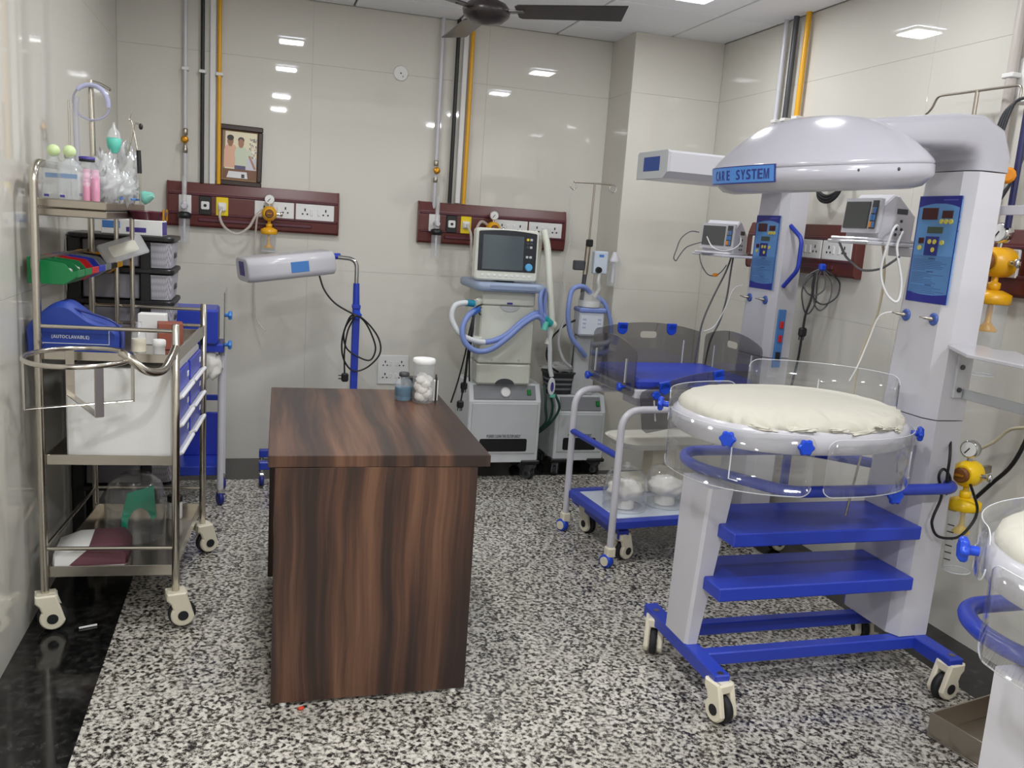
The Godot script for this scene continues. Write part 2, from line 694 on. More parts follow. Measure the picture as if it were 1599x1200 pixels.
# ---------------------------------------------------------------- lights
func ceiling_lights():
	var where := ["in the left row nearest the back wall", "in the right row nearest the back wall", "second from the back wall in the left row", "second from the back wall in the right row", "in the left row farthest from the back wall", "in the right row farthest from the back wall", "added for fill light, unseen behind the camera in the left row", "added for fill light, unseen behind the camera in the right row"]
	var i := 0
	for z in [1.265, 2.525, 4.415, 5.675]:  # the last pair, behind the camera, is added out of view as fill light
		for x in [0.975, 2.865]:
			var o := thing("ceiling_light", "small square white recessed ceiling light panel " + where[i], "ceiling light", Vector3(x, H - 0.006, z), 0.0, "square ceiling lights")
			var st := S()
			bx(st, -0.1, 0.1, -0.012, 0.0, -0.1, -0.085)
			bx(st, -0.1, 0.1, -0.012, 0.0, 0.085, 0.1)
			bx(st, -0.1, -0.085, -0.012, 0.0, -0.085, 0.085)
			bx(st, 0.085, 0.1, -0.012, 0.0, -0.085, 0.085)
			part(o, "frame", st, m.white_matt)
			st = S()
			bx(st, -0.085, 0.085, -0.008, 0.0, -0.085, 0.085, 0.0)
			part(o, "light_diffuser", st, m.glow)
			var l := AreaLight3D.new()
			l.name = "area_light"
			l.area_size = Vector2(0.16, 0.16)
			l.area_normalize_energy = true
			l.light_color = Color(0.985, 0.99, 1.0)
			l.light_energy = [[0.85, 1.5, 2.3, 2.6], [0.85, 0.7, 2.1, 2.8]][i % 2][i / 2]
			l.set("area_range", 12.0)
			l.shadow_enabled = true
			l.rotation.x = -PI / 2
			l.position.y = -0.016
			o.add_child(l)
			i += 1


# ---------------------------------------------------------------- room
func tiles(o: Node3D, x0: float, x1: float, y0: float, y1: float, sx: Array, sy: Array, xf: Transform3D):
	M = xf
	for i in sx.size() - 1:
		for j in sy.size() - 1:
			var a := maxf(x0, sx[i])
			var b := minf(x1, sx[i + 1])
			var c := maxf(y0, sy[j])
			var d := minf(y1, sy[j + 1])
			if b - a > 0.01 and d - c > 0.01:
				var st := S()
				bx(st, a + 0.0004, b - 0.0004, c + 0.0004, d - 0.0004, -0.012, 0.0, 0.0004)
				struct("wall_tile", st, m.wall, o)
	M = Transform3D()


func room():
	var sy := [0.0, 1.2, 2.4, 3.6]
	var st := S()
	bx(st, -0.15, XR + 0.15, -0.05, H + 0.1, -0.2, -0.012, 0.0)
	var w := struct("wall_back", st, m.grout)
	tiles(w, 0.0, XP, 0.0, H, [0.0, 1.06, 2.12, 3.18], sy, Transform3D())
	st = S()
	bx(st, XP + 0.012, XR + 0.02, -0.02, H + 0.05, -0.011, ZP - 0.012, 0.0)
	w = struct("wall_pillar", st, m.grout)
	tiles(w, XP, XR, 0.0, H, [XP, XP + 0.7], sy, at(Vector3(0, 0, ZP)))
	tiles(w, 0.0, ZP - 0.0125, 0.0, H, [0.0, 0.5], sy, Transform3D(Basis(Vector3(0, 0, 1), Vector3(0, 1, 0), Vector3(-1, 0, 0)), Vector3(XP, 0, 0)))
	st = S()
	bx(st, -0.2, -0.012, -0.05, H + 0.1, -0.012, ZF, 0.0)
	w = struct("wall_left", st, m.grout)
	tiles(w, -ZF, 0.0, 0.0, H, [-6.9, -5.84, -4.78, -3.72, -2.66, -1.6, -0.54, 0.0], sy, Transform3D(Basis(Vector3(0, 0, -1), Vector3(0, 1, 0), Vector3(1, 0, 0)), Vector3.ZERO))
	st = S()
	bx(st, XR + 0.012, XR + 0.2, -0.05, H + 0.1, -0.012, ZF, 0.0)
	w = struct("wall_right", st, m.grout)
	tiles(w, ZP, ZF, 0.0, H, [0.0, 1.0, 2.2, 3.26, 4.32, 5.38, 6.7], sy, Transform3D(Basis(Vector3(0, 0, 1), Vector3(0, 1, 0), Vector3(-1, 0, 0)), Vector3(XR, 0, 0)))
	st = S()
	bx(st, -0.2, XR + 0.2, -0.05, H + 0.1, ZF, ZF + 0.15, 0.0)
	struct("wall_front", st, m.wall)
	# floor of speckled granite with a black border
	st = S()
	bx(st, 0.295, 3.25, -0.05, 0.0, 0.443, ZF, 0.0)
	struct("floor", st, m.granite)
	st = S()
	bx(st, -0.02, 0.295, -0.05, 0.0, 0.443, ZF, 0.0)
	struct("trim_1", st, m.black_granite)
	st = S()
	bx(st, 3.25, XR + 0.02, -0.05, 0.0, 0.443, ZF, 0.0)
	struct("trim_2", st, m.black_granite)
	st = S()
	bx(st, -0.02, XR + 0.02, -0.05, 0.0, -0.02, 0.443, 0.0)
	struct("trim_3", st, m.black_granite)
	# ceiling of lay-in tiles
	st = S()
	bx(st, -0.2, XR + 0.2, H + 0.012, H + 0.1, -0.2, ZF + 0.1, 0.0)
	w = struct("ceiling", st, m.grid)
	for i in 6:
		for j in 11:
			var x0 := maxf(0.001, 0.03 + 0.63 * i)
			var x1 := minf(XR - 0.001, 0.03 + 0.63 * (i + 1))
			var z0 := maxf(0.001, 0.32 + 0.63 * (j - 1))
			var z1 := minf(ZF - 0.001, 0.32 + 0.63 * j)
			if i == 0:
				x0 = 0.001
			st = S()
			bx(st, x0 + 0.006, x1 - 0.006, H, H + 0.014, z0 + 0.006, z1 - 0.006, 0.004)
			struct("ceiling_tile", st, m.ceil, w)


# ---------------------------------------------------------------- bedhead panels and what hangs from them
func pins(o: Node3D, x: float, y: float, z: float, big: float):
	for k in [[0.0, 0.011, 0.0045, 0.009], [-0.011, -0.009, 0.0055, 0.005], [0.011, -0.009, 0.0055, 0.005]]:
		var st := S()
		bx(st, x + (k[0] - k[2] * 0.7) * big, x + (k[0] + k[2] * 0.7) * big, y + (k[1] - k[3] * 0.7) * big, y + (k[1] + k[3] * 0.7) * big, z, z + 0.0012, 0.0)
		part(o, "pin_hole", st, m.black)


func socket_plate(o: Node3D, x0: float, x1: float, y0: float, y1: float, z: float):
	var st := S()
	bx(st, x0, x1, y0, y1, z, z + 0.009, 0.003)
	var p := part(o, "socket_plate", st, m.white_matt)
	var w := x1 - x0
	var ym := (y0 + y1) / 2
	pins(p, x0 + w * 0.24, ym, z + 0.009, 1.25)
	pins(p, x0 + w * 0.78, ym, z + 0.009, 1.25)
	for f in [0.41, 0.6]:
		st = S()
		bx(st, x0 + w * f - 0.009, x0 + w * f + 0.009, ym - 0.02, ym + 0.02, z + 0.006, z + 0.013, 0.003)
		part(p, "switch", st, m.white_matt)


func bedhead(at_: Vector3, yaw: float, label: String) -> Node3D:
	var o := thing("bedhead_panel", label, "wall panel", at_, yaw, "maroon bedhead service panels")
	var prof := PackedVector2Array([Vector2(0, 0), Vector2(0.034, 0.0), Vector2(0.044, 0.012), Vector2(0.05, 0.075), Vector2(0.05, 0.172), Vector2(0.046, 0.2), Vector2(0.03, 0.25), Vector2(0.02, 0.253), Vector2(0, 0.253)])
	M = Transform3D(Basis(Vector3(0, 0, 1), Vector3(0, 1, 0), Vector3(1, 0, 0)), Vector3.ZERO)
	var st := S()
	prism(st, prof, 0.006, 0.969)
	part(o, "body", st, m.maroon)
	for e in 2:
		st = S()
		var big := PackedVector2Array()
		for p in prof:
			big.append(Vector2(p.x * 1.06, (p.y - 0.126) * 1.015 + 0.126))
		prism(st, big, 0.0 if e == 0 else 0.965, 0.01 if e == 0 else 0.975, 0.002)
		part(o, "end_cap", st, m.maroon)
	M = Transform3D()
	for yy in [0.178, 0.068]:
		st = S()
		bx(st, 0.01, 0.965, yy, yy + 0.014, 0.04, 0.056, 0.004)
		part(o, "trim_strip", st, m.plum)
	st = S()
	bx(st, 0.17, 0.815, 0.032, 0.054, 0.03, 0.054, 0.004)
	part(o, "rail", st, m.plum)
	for k in 3:
		var x: float = [0.1, 0.21, 0.303][k]
		st = S()
		bx(st, x - 0.034, x + 0.034, 0.072, 0.178, 0.045, 0.06, 0.003)
		var pl := part(o, "outlet_plate", st, [m.white_matt, m.black, m.bright_yellow][k])
		if k > 0:
			st = S()
			M = at(Vector3(x, 0.125, 0))
			prism(st, rr(0.046, 0.046, 0.008), 0.055, 0.07, 0.003)
			part(pl, "socket", st, m.white_matt)
			M = Transform3D()
			st = S()
			cyl(st, Vector3(x, 0.125, 0.068), Vector3(x, 0.125, 0.0715), 0.009, -1, 14)
			part(pl, "port", st, m.black)
	socket_plate(o, 0.485, 0.71, 0.08, 0.174, 0.047)
	socket_plate(o, 0.72, 0.945, 0.08, 0.174, 0.047)
	return o


func flowmeter(p: Vector3, yaw: float, label: String):
	var o := thing("oxygen_flowmeter", label, "flowmeter", p, yaw, "oxygen flowmeters")
	var st := S()
	lathe(st, Vector3(0, 0, 0.062), [[0.016, 0], [0.018, 0.004], [0.018, 0.03], [0.012, 0.04]], Vector3(0, 0, 1))
	part(o, "plug", st, m.chrome)
	st = S()
	lathe(st, Vector3(0, -0.03, 0.105), [[0.012, 0], [0.016, 0.01], [0.018, 0.04], [0.012, 0.055]])
	part(o, "valve_body", st, m.white)
	st = S()
	lathe(st, Vector3(0, 0, 0.118), [[0.013, 0], [0.016, 0.004], [0.016, 0.018], [0.013, 0.022]], Vector3(0, 0, 1))
	part(o, "knob", st, m.white)
	st = S()
	lathe(st, Vector3(0, 0.025, 0.105), [[0.013, 0], [0.013, 0.14], [0.006, 0.145]])
	part(o, "gauge_tube", st, m.film)
	st = S()
	lathe(st, Vector3(0, -0.068, 0.105), [[0.03, 0], [0.036, 0.004], [0.036, 0.03], [0.02, 0.038]])
	part(o, "cap", st, m.black)
	st = S()
	lathe(st, Vector3(0, -0.21, 0.105), [[0.026, 0], [0.03, 0.006], [0.031, 0.14]])
	part(o, "bottle", st, m.clear)
	st = S()
	lathe(st, Vector3(0, -0.195, 0.105), [[0.011, 0], [0.011, 0.012], [0.006, 0.014], [0.006, 0.13]])
	part(o, "dip_tube", st, m.white)


func regulator(p: Vector3, yaw: float, label: String, big := 1.0, long_jar := false, leaning := 0.0):
	var o := thing("suction_regulator", label, "suction regulator", p, yaw, "yellow suction regulators")
	var ye: Material = mk(rgb(238, 196, 18), 0.32) if leaning > 0.0 else m.yellow
	o.rotation.z = leaning
	var s := big
	var z := 0.085 * s
	var st := S()
	lathe(st, Vector3(0, 0, 0.03), [[0.042 * s, 0], [0.044 * s, 0.015 * s], [0.042 * s, 0.05 * s], [0.03 * s, 0.064 * s]], Vector3(0, 0, 1), 26)
	part(o, "body", st, ye)
	st = S()
	lathe(st, Vector3(0, 0, z), [[0.024 * s, 0], [0.025 * s, 0.02 * s], [0.02 * s, 0.024 * s]], Vector3(0, 0, 1))
	var kn := part(o, "knob", st, mk(rgb(120, 74, 30), 0.45))
	st = S()
	bx(st, -0.014 * s, 0.014 * s, -0.004 * s, 0.004 * s, z + 0.02 * s, z + 0.032 * s, 0.002)
	part(kn, "grip", st, m.brass)
	st = S()
	cyl(st, Vector3(0, 0.04 * s, 0.055 * s), Vector3(0, 0.06 * s, 0.055 * s), 0.008 * s)
	part(o, "gauge_stem", st, m.chrome)
	st = S()
	lathe(st, Vector3(0, 0.082 * s, 0.04 * s), [[0.026 * s, 0], [0.029 * s, 0.006], [0.029 * s, 0.028 * s], [0.026 * s, 0.03 * s]], Vector3(0, 0, 1))
	var g := part(o, "gauge", st, m.chrome)
	st = S()
	cyl(st, Vector3(0, 0.082 * s, 0.068 * s), Vector3(0, 0.082 * s, 0.0715 * s), 0.024 * s)
	part(g, "dial", st, m.paper)
	st = S()
	M = at(Vector3(0, 0.082 * s, 0.0715 * s), 0, 0, 0.9)
	bx(st, -0.018 * s, 0.006 * s, -0.0018 * s, 0.0018 * s, 0.0, 0.0015, 0.0)
	part(g, "needle", st, m.ink)
	M = Transform3D()
	st = S()
	cyl(st, Vector3(0.04 * s, 0, 0.055 * s), Vector3(0.066 * s, 0.0, 0.055 * s), 0.008 * s)
	ball(st, Vector3(0.068 * s, 0.0, 0.055 * s), Vector3(0.01, 0.014, 0.01) * s)
	part(o, "side_valve", st, m.chrome)
	st = S()
	lathe(st, Vector3(0, -0.082 * s, 0.055 * s), [[0.012 * s, 0], [0.018 * s, 0.006 * s], [0.018 * s, 0.022 * s], [0.009 * s, 0.026 * s], [0.009 * s, 0.045 * s]])
	part(o, "connector", st, ye)
	var r := (0.05 if long_jar else 0.046) * s
	st = S()
	lathe(st, Vector3(0, -0.12 * s, 0.055 * s), [[r * 0.95, 0], [r * 1.04, 0.004], [r * 1.04, 0.028 * s], [r * 0.5, 0.04 * s]], Vector3.UP, 26)
	part(o, "jar_lid", st, ye)
	if leaning > 0.0:
		st = S()
		bx(st, -0.01, 0.01, -0.015, 0.015, -0.1, 0.035, 0.003)
		part(o, "wall_bracket", st, m.steel_dull)
		st = S()
		box(st, Vector3(-0.06, -0.125 * s, 0.03), Vector3(0.06, 0.035, 0.04), 0.006)
		part(o, "rail_clamp", st, ye)
	var d := (0.21 if long_jar else 0.1) * s
	st = S()
	lathe(st, Vector3(0, -0.12 * s - d, 0.055 * s), [[r * 0.8, 0], [r * 0.86, 0.008], [r * 0.92, d]], Vector3.UP, 26)
	var jar := part(o, "jar", st, m.clear)
	if long_jar:
		for k in 6:
			st = S()
			bx(st, -0.012, 0.012, -0.002, 0.002, 0, 0.001, 0.0)
			var mi := part(jar, "mark", st, m.ink)
			mi.position = Vector3(-0.012, -0.17 * s - k * 0.026, 0.055 * s + r * 0.93)
	st = S()
	lathe(st, Vector3(0, -0.2 * s, 0.055 * s), [[0.026 * s, 0], [0.028 * s, 0.006 * s], [0.012 * s, 0.022 * s], [0.008 * s, 0.03 * s], [0.008 * s, 0.08 * s]])
	part(o, "float", st, ye)
	st = S()
	tube(st, ring(Vector3(0, -0.118 * s - d, 0.055 * s), Vector3(r * 0.84, 0, 0), Vector3(0, 0, r * 0.84), 26), 0.0022, 5, true)
	part(jar, "jar_rim", st, m.edge)


func pipe(called: String, x: float, y0: float, y1: float, r: float, mat: Material, label: String, side: int, grp: String, clips: Array, valve := -1.0):
	# side 0: on the back wall at x; side 1: on the right wall at z = x
	var bp := Vector3(x, y0, 0.03) if side == 0 else Vector3(XR - 0.03, y0, x)
	var o := thing(called, label, "pipe", bp, 0.0 if side == 0 else -PI / 2, grp)
	var st := S()
	cyl(st, Vector3(0, 0, 0), Vector3(0, y1 - y0, 0), r, -1, 14)
	part(o, "pipe_run", st, mat)
	for c in clips:
		st = S()
		bx(st, -r - 0.008, r + 0.008, c - y0 - 0.009, c - y0 + 0.009, -0.028, r + 0.004, 0.003)
		part(o, "pipe_clip", st, m.white_matt)
	if valve > 0.0:
		var v := valve - y0
		st = S()
		lathe(st, Vector3(0, v - 0.075, 0), [[0.009, 0], [0.014, 0.004], [0.014, 0.03], [0.011, 0.034], [0.011, 0.1], [0.015, 0.105], [0.015, 0.135], [0.01, 0.14]])
		var b := part(o, "valve", st, m.steel_dull)
		st = S()
		cyl(st, Vector3(0, v, 0.0), Vector3(0, v, 0.034), 0.008)
		part(b, "spindle", st, m.brass)
		st = S()
		lathe(st, Vector3(0, v, 0.03), [[0.02, 0], [0.022, 0.004], [0.02, 0.01], [0.008, 0.012]], Vector3(0, 0, 1), 12)
		part(b, "valve_wheel", st, m.brass)


func bedhead_things():
	bedhead(Vector3(0.262, 1.414, 0.0), 0.0, "maroon bedhead panel on the back wall under the framed photograph")
	bedhead(Vector3(1.723, 1.406, 0.0), 0.0, "maroon bedhead panel on the back wall behind the ventilator screen")
	bedhead(Vector3(XR, 1.408, 0.962), -PI / 2, "maroon bedhead panel on the right wall between the two warmer columns")
	bedhead(Vector3(XR, 1.408, 2.74), -PI / 2, "maroon bedhead panel at the right edge behind the yellow jar regulator")
	flowmeter(Vector3(0.362, 1.527, 0.0), 0.0, "clear oxygen flowmeter with black cap left on the panel under the framed photograph")
	flowmeter(Vector3(1.83, 1.527, 0.0), 0.0, "clear oxygen flowmeter with black cap left on the panel behind the ventilator screen")
	regulator(Vector3(0.83, 1.518, 0.055), 0.0, "yellow suction regulator with gauge above the white phototherapy lamp head")
	regulator(Vector3(2.19, 1.52, 0.055), 0.0, "yellow suction regulator with gauge just above the ventilator screen")
	var grp := "thin white gas pipes with brass valves"
	pipe("gas_pipe", 0.36, 1.55, H, 0.011, m.white, "white gas pipe with brass valve left of the framed photograph", 0, grp, [2.29], 1.9)
	pipe("gas_pipe", 0.452, 1.667, H, 0.011, m.black, "black pipe on the back wall left of the framed photograph", 0, "black gas pipes", [2.285])
	pipe("gas_pipe", 0.543, 1.667, H, 0.0115, m.yellow, "yellow pipe passing in front of the framed photograph's left edge", 0, "yellow gas pipes", [2.28])
	pipe("gas_pipe", 1.82, 1.55, H, 0.012, m.white, "white gas pipe with brass valve above the ventilator's bedhead panel", 0, grp, [], 1.85)
	pipe("gas_pipe", 1.918, 1.66, H, 0.0125, m.black, "black pipe above the ventilator's bedhead panel", 0, "black gas pipes", [])
	pipe("gas_pipe", 2.008, 1.66, H, 0.0125, m.yellow, "yellow pipe above the ventilator's bedhead panel", 0, "yellow gas pipes", [])
	pipe("gas_pipe", 1.072, 1.66, H, 0.013, m.white, "white pipe on the right wall just above the domed warmer hood", 1, "thin white gas pipes", [2.215])
	pipe("gas_pipe", 1.165, 1.66, H, 0.015, m.dark_grey, "dark grey pipe on the right wall just above the domed warmer hood", 1, "black gas pipes", [2.215])
	pipe("gas_pipe", 1.275, 1.66, H, 0.015, m.yellow, "yellow pipe on the right wall just above the domed warmer hood", 1, "yellow gas pipes", [2.215])
	pipe("gas_pipe", 2.672, 1.66, H, 0.02, mk(rgb(186, 178, 172), 0.4), "thick grey pipe on the right wall beside the white disc cover", 1, "", [2.235])
	for k in 2:
		var x: float = [0.507, 1.972][k]
		var st := S()
		bx(st, x - 0.016, x + 0.016, 1.662, H, 0.001, 0.02, 0.003)
		solo("cable_trunking", st, m.white_matt, ["flat white cable trunking beside the framed photograph's yellow pipe", "flat white cable trunking between black and yellow pipes above the ventilator panel"][k], "trunking", Vector3(x, 1.662, 0))
	# clear tubes from the yellow outlets to the regulators
	for k in 2:
		var x: float = [0.565, 2.026][k]
		var xr: float = [0.79, 2.15][k]
		var o := thing("suction_tube", ["clear suction tube looping under the yellow outlet below the framed photograph", "clear suction tube dropping from the yellow outlet beside the ventilator screen"][k], "tube", Vector3(x, 1.53, 0.07))
		var st := S()
		bx(st, x - 0.018, x + 0.018, 1.512, 1.548, 0.065, 0.085, 0.005)
		wpart(o, "plug", st, m.white_matt)
		st = S()
		if k == 0:
			tube(st, curve([Vector3(x, 1.535, 0.085), Vector3(x - 0.01, 1.48, 0.11), Vector3(x + 0.02, 1.42, 0.12), Vector3(x + 0.085, 1.39, 0.12), Vector3(x + 0.15, 1.43, 0.12), Vector3(x + 0.19, 1.5, 0.11), Vector3(xr + 0.01, 1.535, 0.1)]), 0.008)
		else:
			tube(st, curve([Vector3(x, 1.535, 0.085), Vector3(x + 0.02, 1.48, 0.12), Vector3(x + 0.025, 1.4, 0.13), Vector3(x + 0.03, 1.32, 0.12)]), 0.009)
		wpart(o, "hose", st, m.tube_clear)
	var o2 := thing("drain_tube", "clear tube hanging from the regulator behind the white phototherapy lamp head", "tube", Vector3(0.79, 1.52, 0.1))
	var st2 := S()
	tube(st2, curve([Vector3(0.79, 1.54, 0.1), Vector3(0.765, 1.5, 0.11), Vector3(0.755, 1.4, 0.1), Vector3(0.752, 1.2, 0.06), Vector3(0.752, 0.98, 0.04), Vector3(0.77, 0.88, 0.05), Vector3(0.82, 0.82, 0.09)]), 0.006)
	wpart(o2, "hose", st2, m.tube_clear)
	o2 = thing("drain_tube", "clear tube looping up from the regulator to the ventilator screen's left side", "tube", Vector3(2.15, 1.53, 0.1))
	st2 = S()
	tube(st2, curve([Vector3(2.15, 1.545, 0.1), Vector3(2.11, 1.56, 0.12), Vector3(2.08, 1.52, 0.14), Vector3(2.075, 1.45, 0.15), Vector3(2.06, 1.36, 0.14), Vector3(2.055, 1.28, 0.12), Vector3(2.1, 1.22, 0.1)]), 0.009)
	wpart(o2, "hose", st2, m.tube_clear)


func disc_plate(called: String, p: Vector3, yaw: float, r: float, label: String):
	var o := thing(called, label, "cover plate", p, yaw)
	var st := S()
	lathe(st, Vector3.ZERO, [[r, 0], [r, 0.006], [r * 0.92, 0.012]], Vector3(0, 0, 1), 30)
	part(o, "cover", st, m.white_matt)
	st = S()
	cyl(st, Vector3(0, 0, 0.011), Vector3(0, 0, 0.0135), 0.005)
	part(o, "screw", st, m.dark_grey)
	st = S()
	cyl(st, Vector3(r * 0.28, -r * 0.4, 0.011), Vector3(r * 0.28, -r * 0.4, 0.013), 0.004)
	part(o, "hole", st, m.grey)


func wall_things():
	disc_plate("disc_cover", Vector3(1.58, 2.405, 0.0), 0.0, 0.045, "round white cover plate high on the back wall between the two pipe groups")
	disc_plate("disc_cover", Vector3(XR, 2.22, 2.72), -PI / 2, 0.09, "large white disc cover at the right edge beside the thick grey pipe")
	# framed photograph
	var o := thing("framed_photograph", "dark wooden framed photograph of two standing men resting on the bedhead panel", "picture frame", Vector3(0.655, 1.664, 0.012))
	o.rotation = Vector3(-0.012, 0.0, -0.02)
	var st := S()
	for k in [[-0.127, 0.127, 0.0, 0.03], [-0.127, 0.127, 0.315, 0.345]]:
		bx(st, k[0], k[1], k[2], k[3], 0.0, 0.02, 0.005)
	for k in [[-0.127, -0.099], [0.099, 0.127]]:
		bx(st, k[0], k[1], 0.03, 0.315, 0.0, 0.02, 0.005)
	part(o, "frame", st, m.frame)
	st = S()
	bx(st, -0.105, 0.105, 0.02, 0.325, 0.001, 0.004, 0.0)
	part(o, "backing", st, mk(rgb(150, 120, 84), 0.6))
	st = S()
	face(st, Vector3(-0.092, 0.04, 0.006), Vector3(0.094, 0.04, 0.006), Vector3(0.094, 0.308, 0.006), Vector3(-0.092, 0.308, 0.006))
	part(o, "photograph", st, m.photo)
	# four-gang socket board low on the back wall
	o = thing("socket_board", "white square socket board on the back wall behind the cotton jar", "socket", Vector3(1.6145, 0.49, 0.0))
	st = S()
	bx(st, -0.1, 0.1, 0.0, 0.19, 0.0, 0.012, 0.004)
	var pl := part(o, "plate", st, m.white_matt)
	for y in [0.055, 0.135]:
		for x in [-0.052, 0.052]:
			pins(pl, x, y, 0.012, 1.15)
		for x in [-0.018, 0.02]:
			st = S()
			bx(st, x - 0.008, x + 0.008, y - 0.014, y + 0.018, 0.008, 0.016, 0.003)
			part(pl, "switch", st, m.white_matt)


# ---------------------------------------------------------------- castors
func castor(o: Node3D, p: Vector3, yaw: float, s := 1.0, shell: Material = null, ringed := false):
	if shell == null:
		shell = m.cream
	M = at(p, yaw)
	var st := S()
	var side := PackedVector2Array([Vector2(0.034, 0.142), Vector2(0.034, 0.115), Vector2(0.02, 0.1), Vector2(0.012, 0.075)])
	for k in 13:
		var t := 0.5 - PI * 1.08 * k / 12.0
		side.append(Vector2(-0.022 + 0.043 * cos(t), 0.052 + 0.043 * sin(t)))
	side.append(Vector2(-0.05, 0.09))
	side.append(Vector2(-0.034, 0.142))
	for i in side.size():
		side[i] *= s
	var keep := M
	for x in [-0.036, 0.015]:
		M = keep * Transform3D(Basis(Vector3(0, 0, 1), Vector3(0, 1, 0), Vector3(1, 0, 0)), Vector3(x * s, 0, 0))
		prism(st, side, 0.0, 0.021 * s, 0.005 * s)
	M = keep
	bx(st, -0.03 * s, 0.03 * s, 0.106 * s, 0.142 * s, -0.04 * s, 0.034 * s, 0.006 * s)
	var c := part(o, "castor", st, shell)
	st = S()
	lathe(st, Vector3(-0.0135 * s, 0.05 * s, -0.022 * s), [[0.03 * s, 0], [0.045 * s, 0.001], [0.05 * s, 0.005 * s], [0.05 * s, 0.022 * s], [0.045 * s, 0.026 * s], [0.03 * s, 0.027 * s]], Vector3(1, 0, 0), 26)
	part(c, "wheel", st, m.rubber)
	for x in [-0.038, 0.0362]:
		st = S()
		lathe(st, Vector3(x * s, 0.052 * s, -0.022 * s), [[0.019 * s, 0], [0.019 * s, 0.0018 * s]], Vector3(1, 0, 0), 18)
		part(c, "hub", st, m.rubber if not ringed else m.knob)
	st = S()
	cyl(st, Vector3(0, 0.14 * s, 0), Vector3(0, 0.165 * s, 0), 0.011 * s)
	part(c, "stem", st, m.steel_dull)
	M = Transform3D()


# ---------------------------------------------------------------- knobs
func knob(o: Node3D, p: Vector3, dir: Vector3, r: float, called := "clamp_knob", mat: Material = null, parent: Node3D = null, in_room := false):
	var d := dir.normalized()
	var u := d.cross(Vector3.UP).normalized()
	var w := d.cross(u)
	var rings := []
	for k in [[0.0, 0.86], [0.004, 1.0], [0.012, 1.0], [0.017, 0.8]]:
		var g := PackedVector3Array()
		for i in 48:
			var t := TAU * i / 48
			var q: float = r * k[1] * (1.0 + 0.1 * cos(t * 6.0))
			g.append(p + d * (k[0] + 0.016) + u * cos(t) * q + w * sin(t) * q)
		rings.append(g)
	var st := S()
	loft(st, rings)
	cyl(st, p - d * 0.004, p + d * 0.018, r * 0.42)
	if in_room:
		wpart(o, called, st, mat if mat else m.knob)
	else:
		part(parent if parent else o, called, st, mat if mat else m.knob)


# ---------------------------------------------------------------- radiant warmers
# own axes: x from the foot beam to the column, z across, floor at y = 0
func warmer_base(o: Node3D, z_near := 0.25):
	var st := S()
	bx(st, -0.03, 0.025, 0.11, 0.16, -0.3, z_near, 0.004)
	part(o, "base_beam", st, m.blue)
	st = S()
	bx(st, 0.87, 0.93, 0.11, 0.16, -0.3, z_near + 0.03, 0.004)
	part(o, "base_beam", st, m.blue)
	for z in [0.06, -0.15]:
		st = S()
		bx(st, 0.02, 0.875, 0.112, 0.158, z, z + 0.045, 0.004)
		part(o, "cross_beam", st, m.blue)


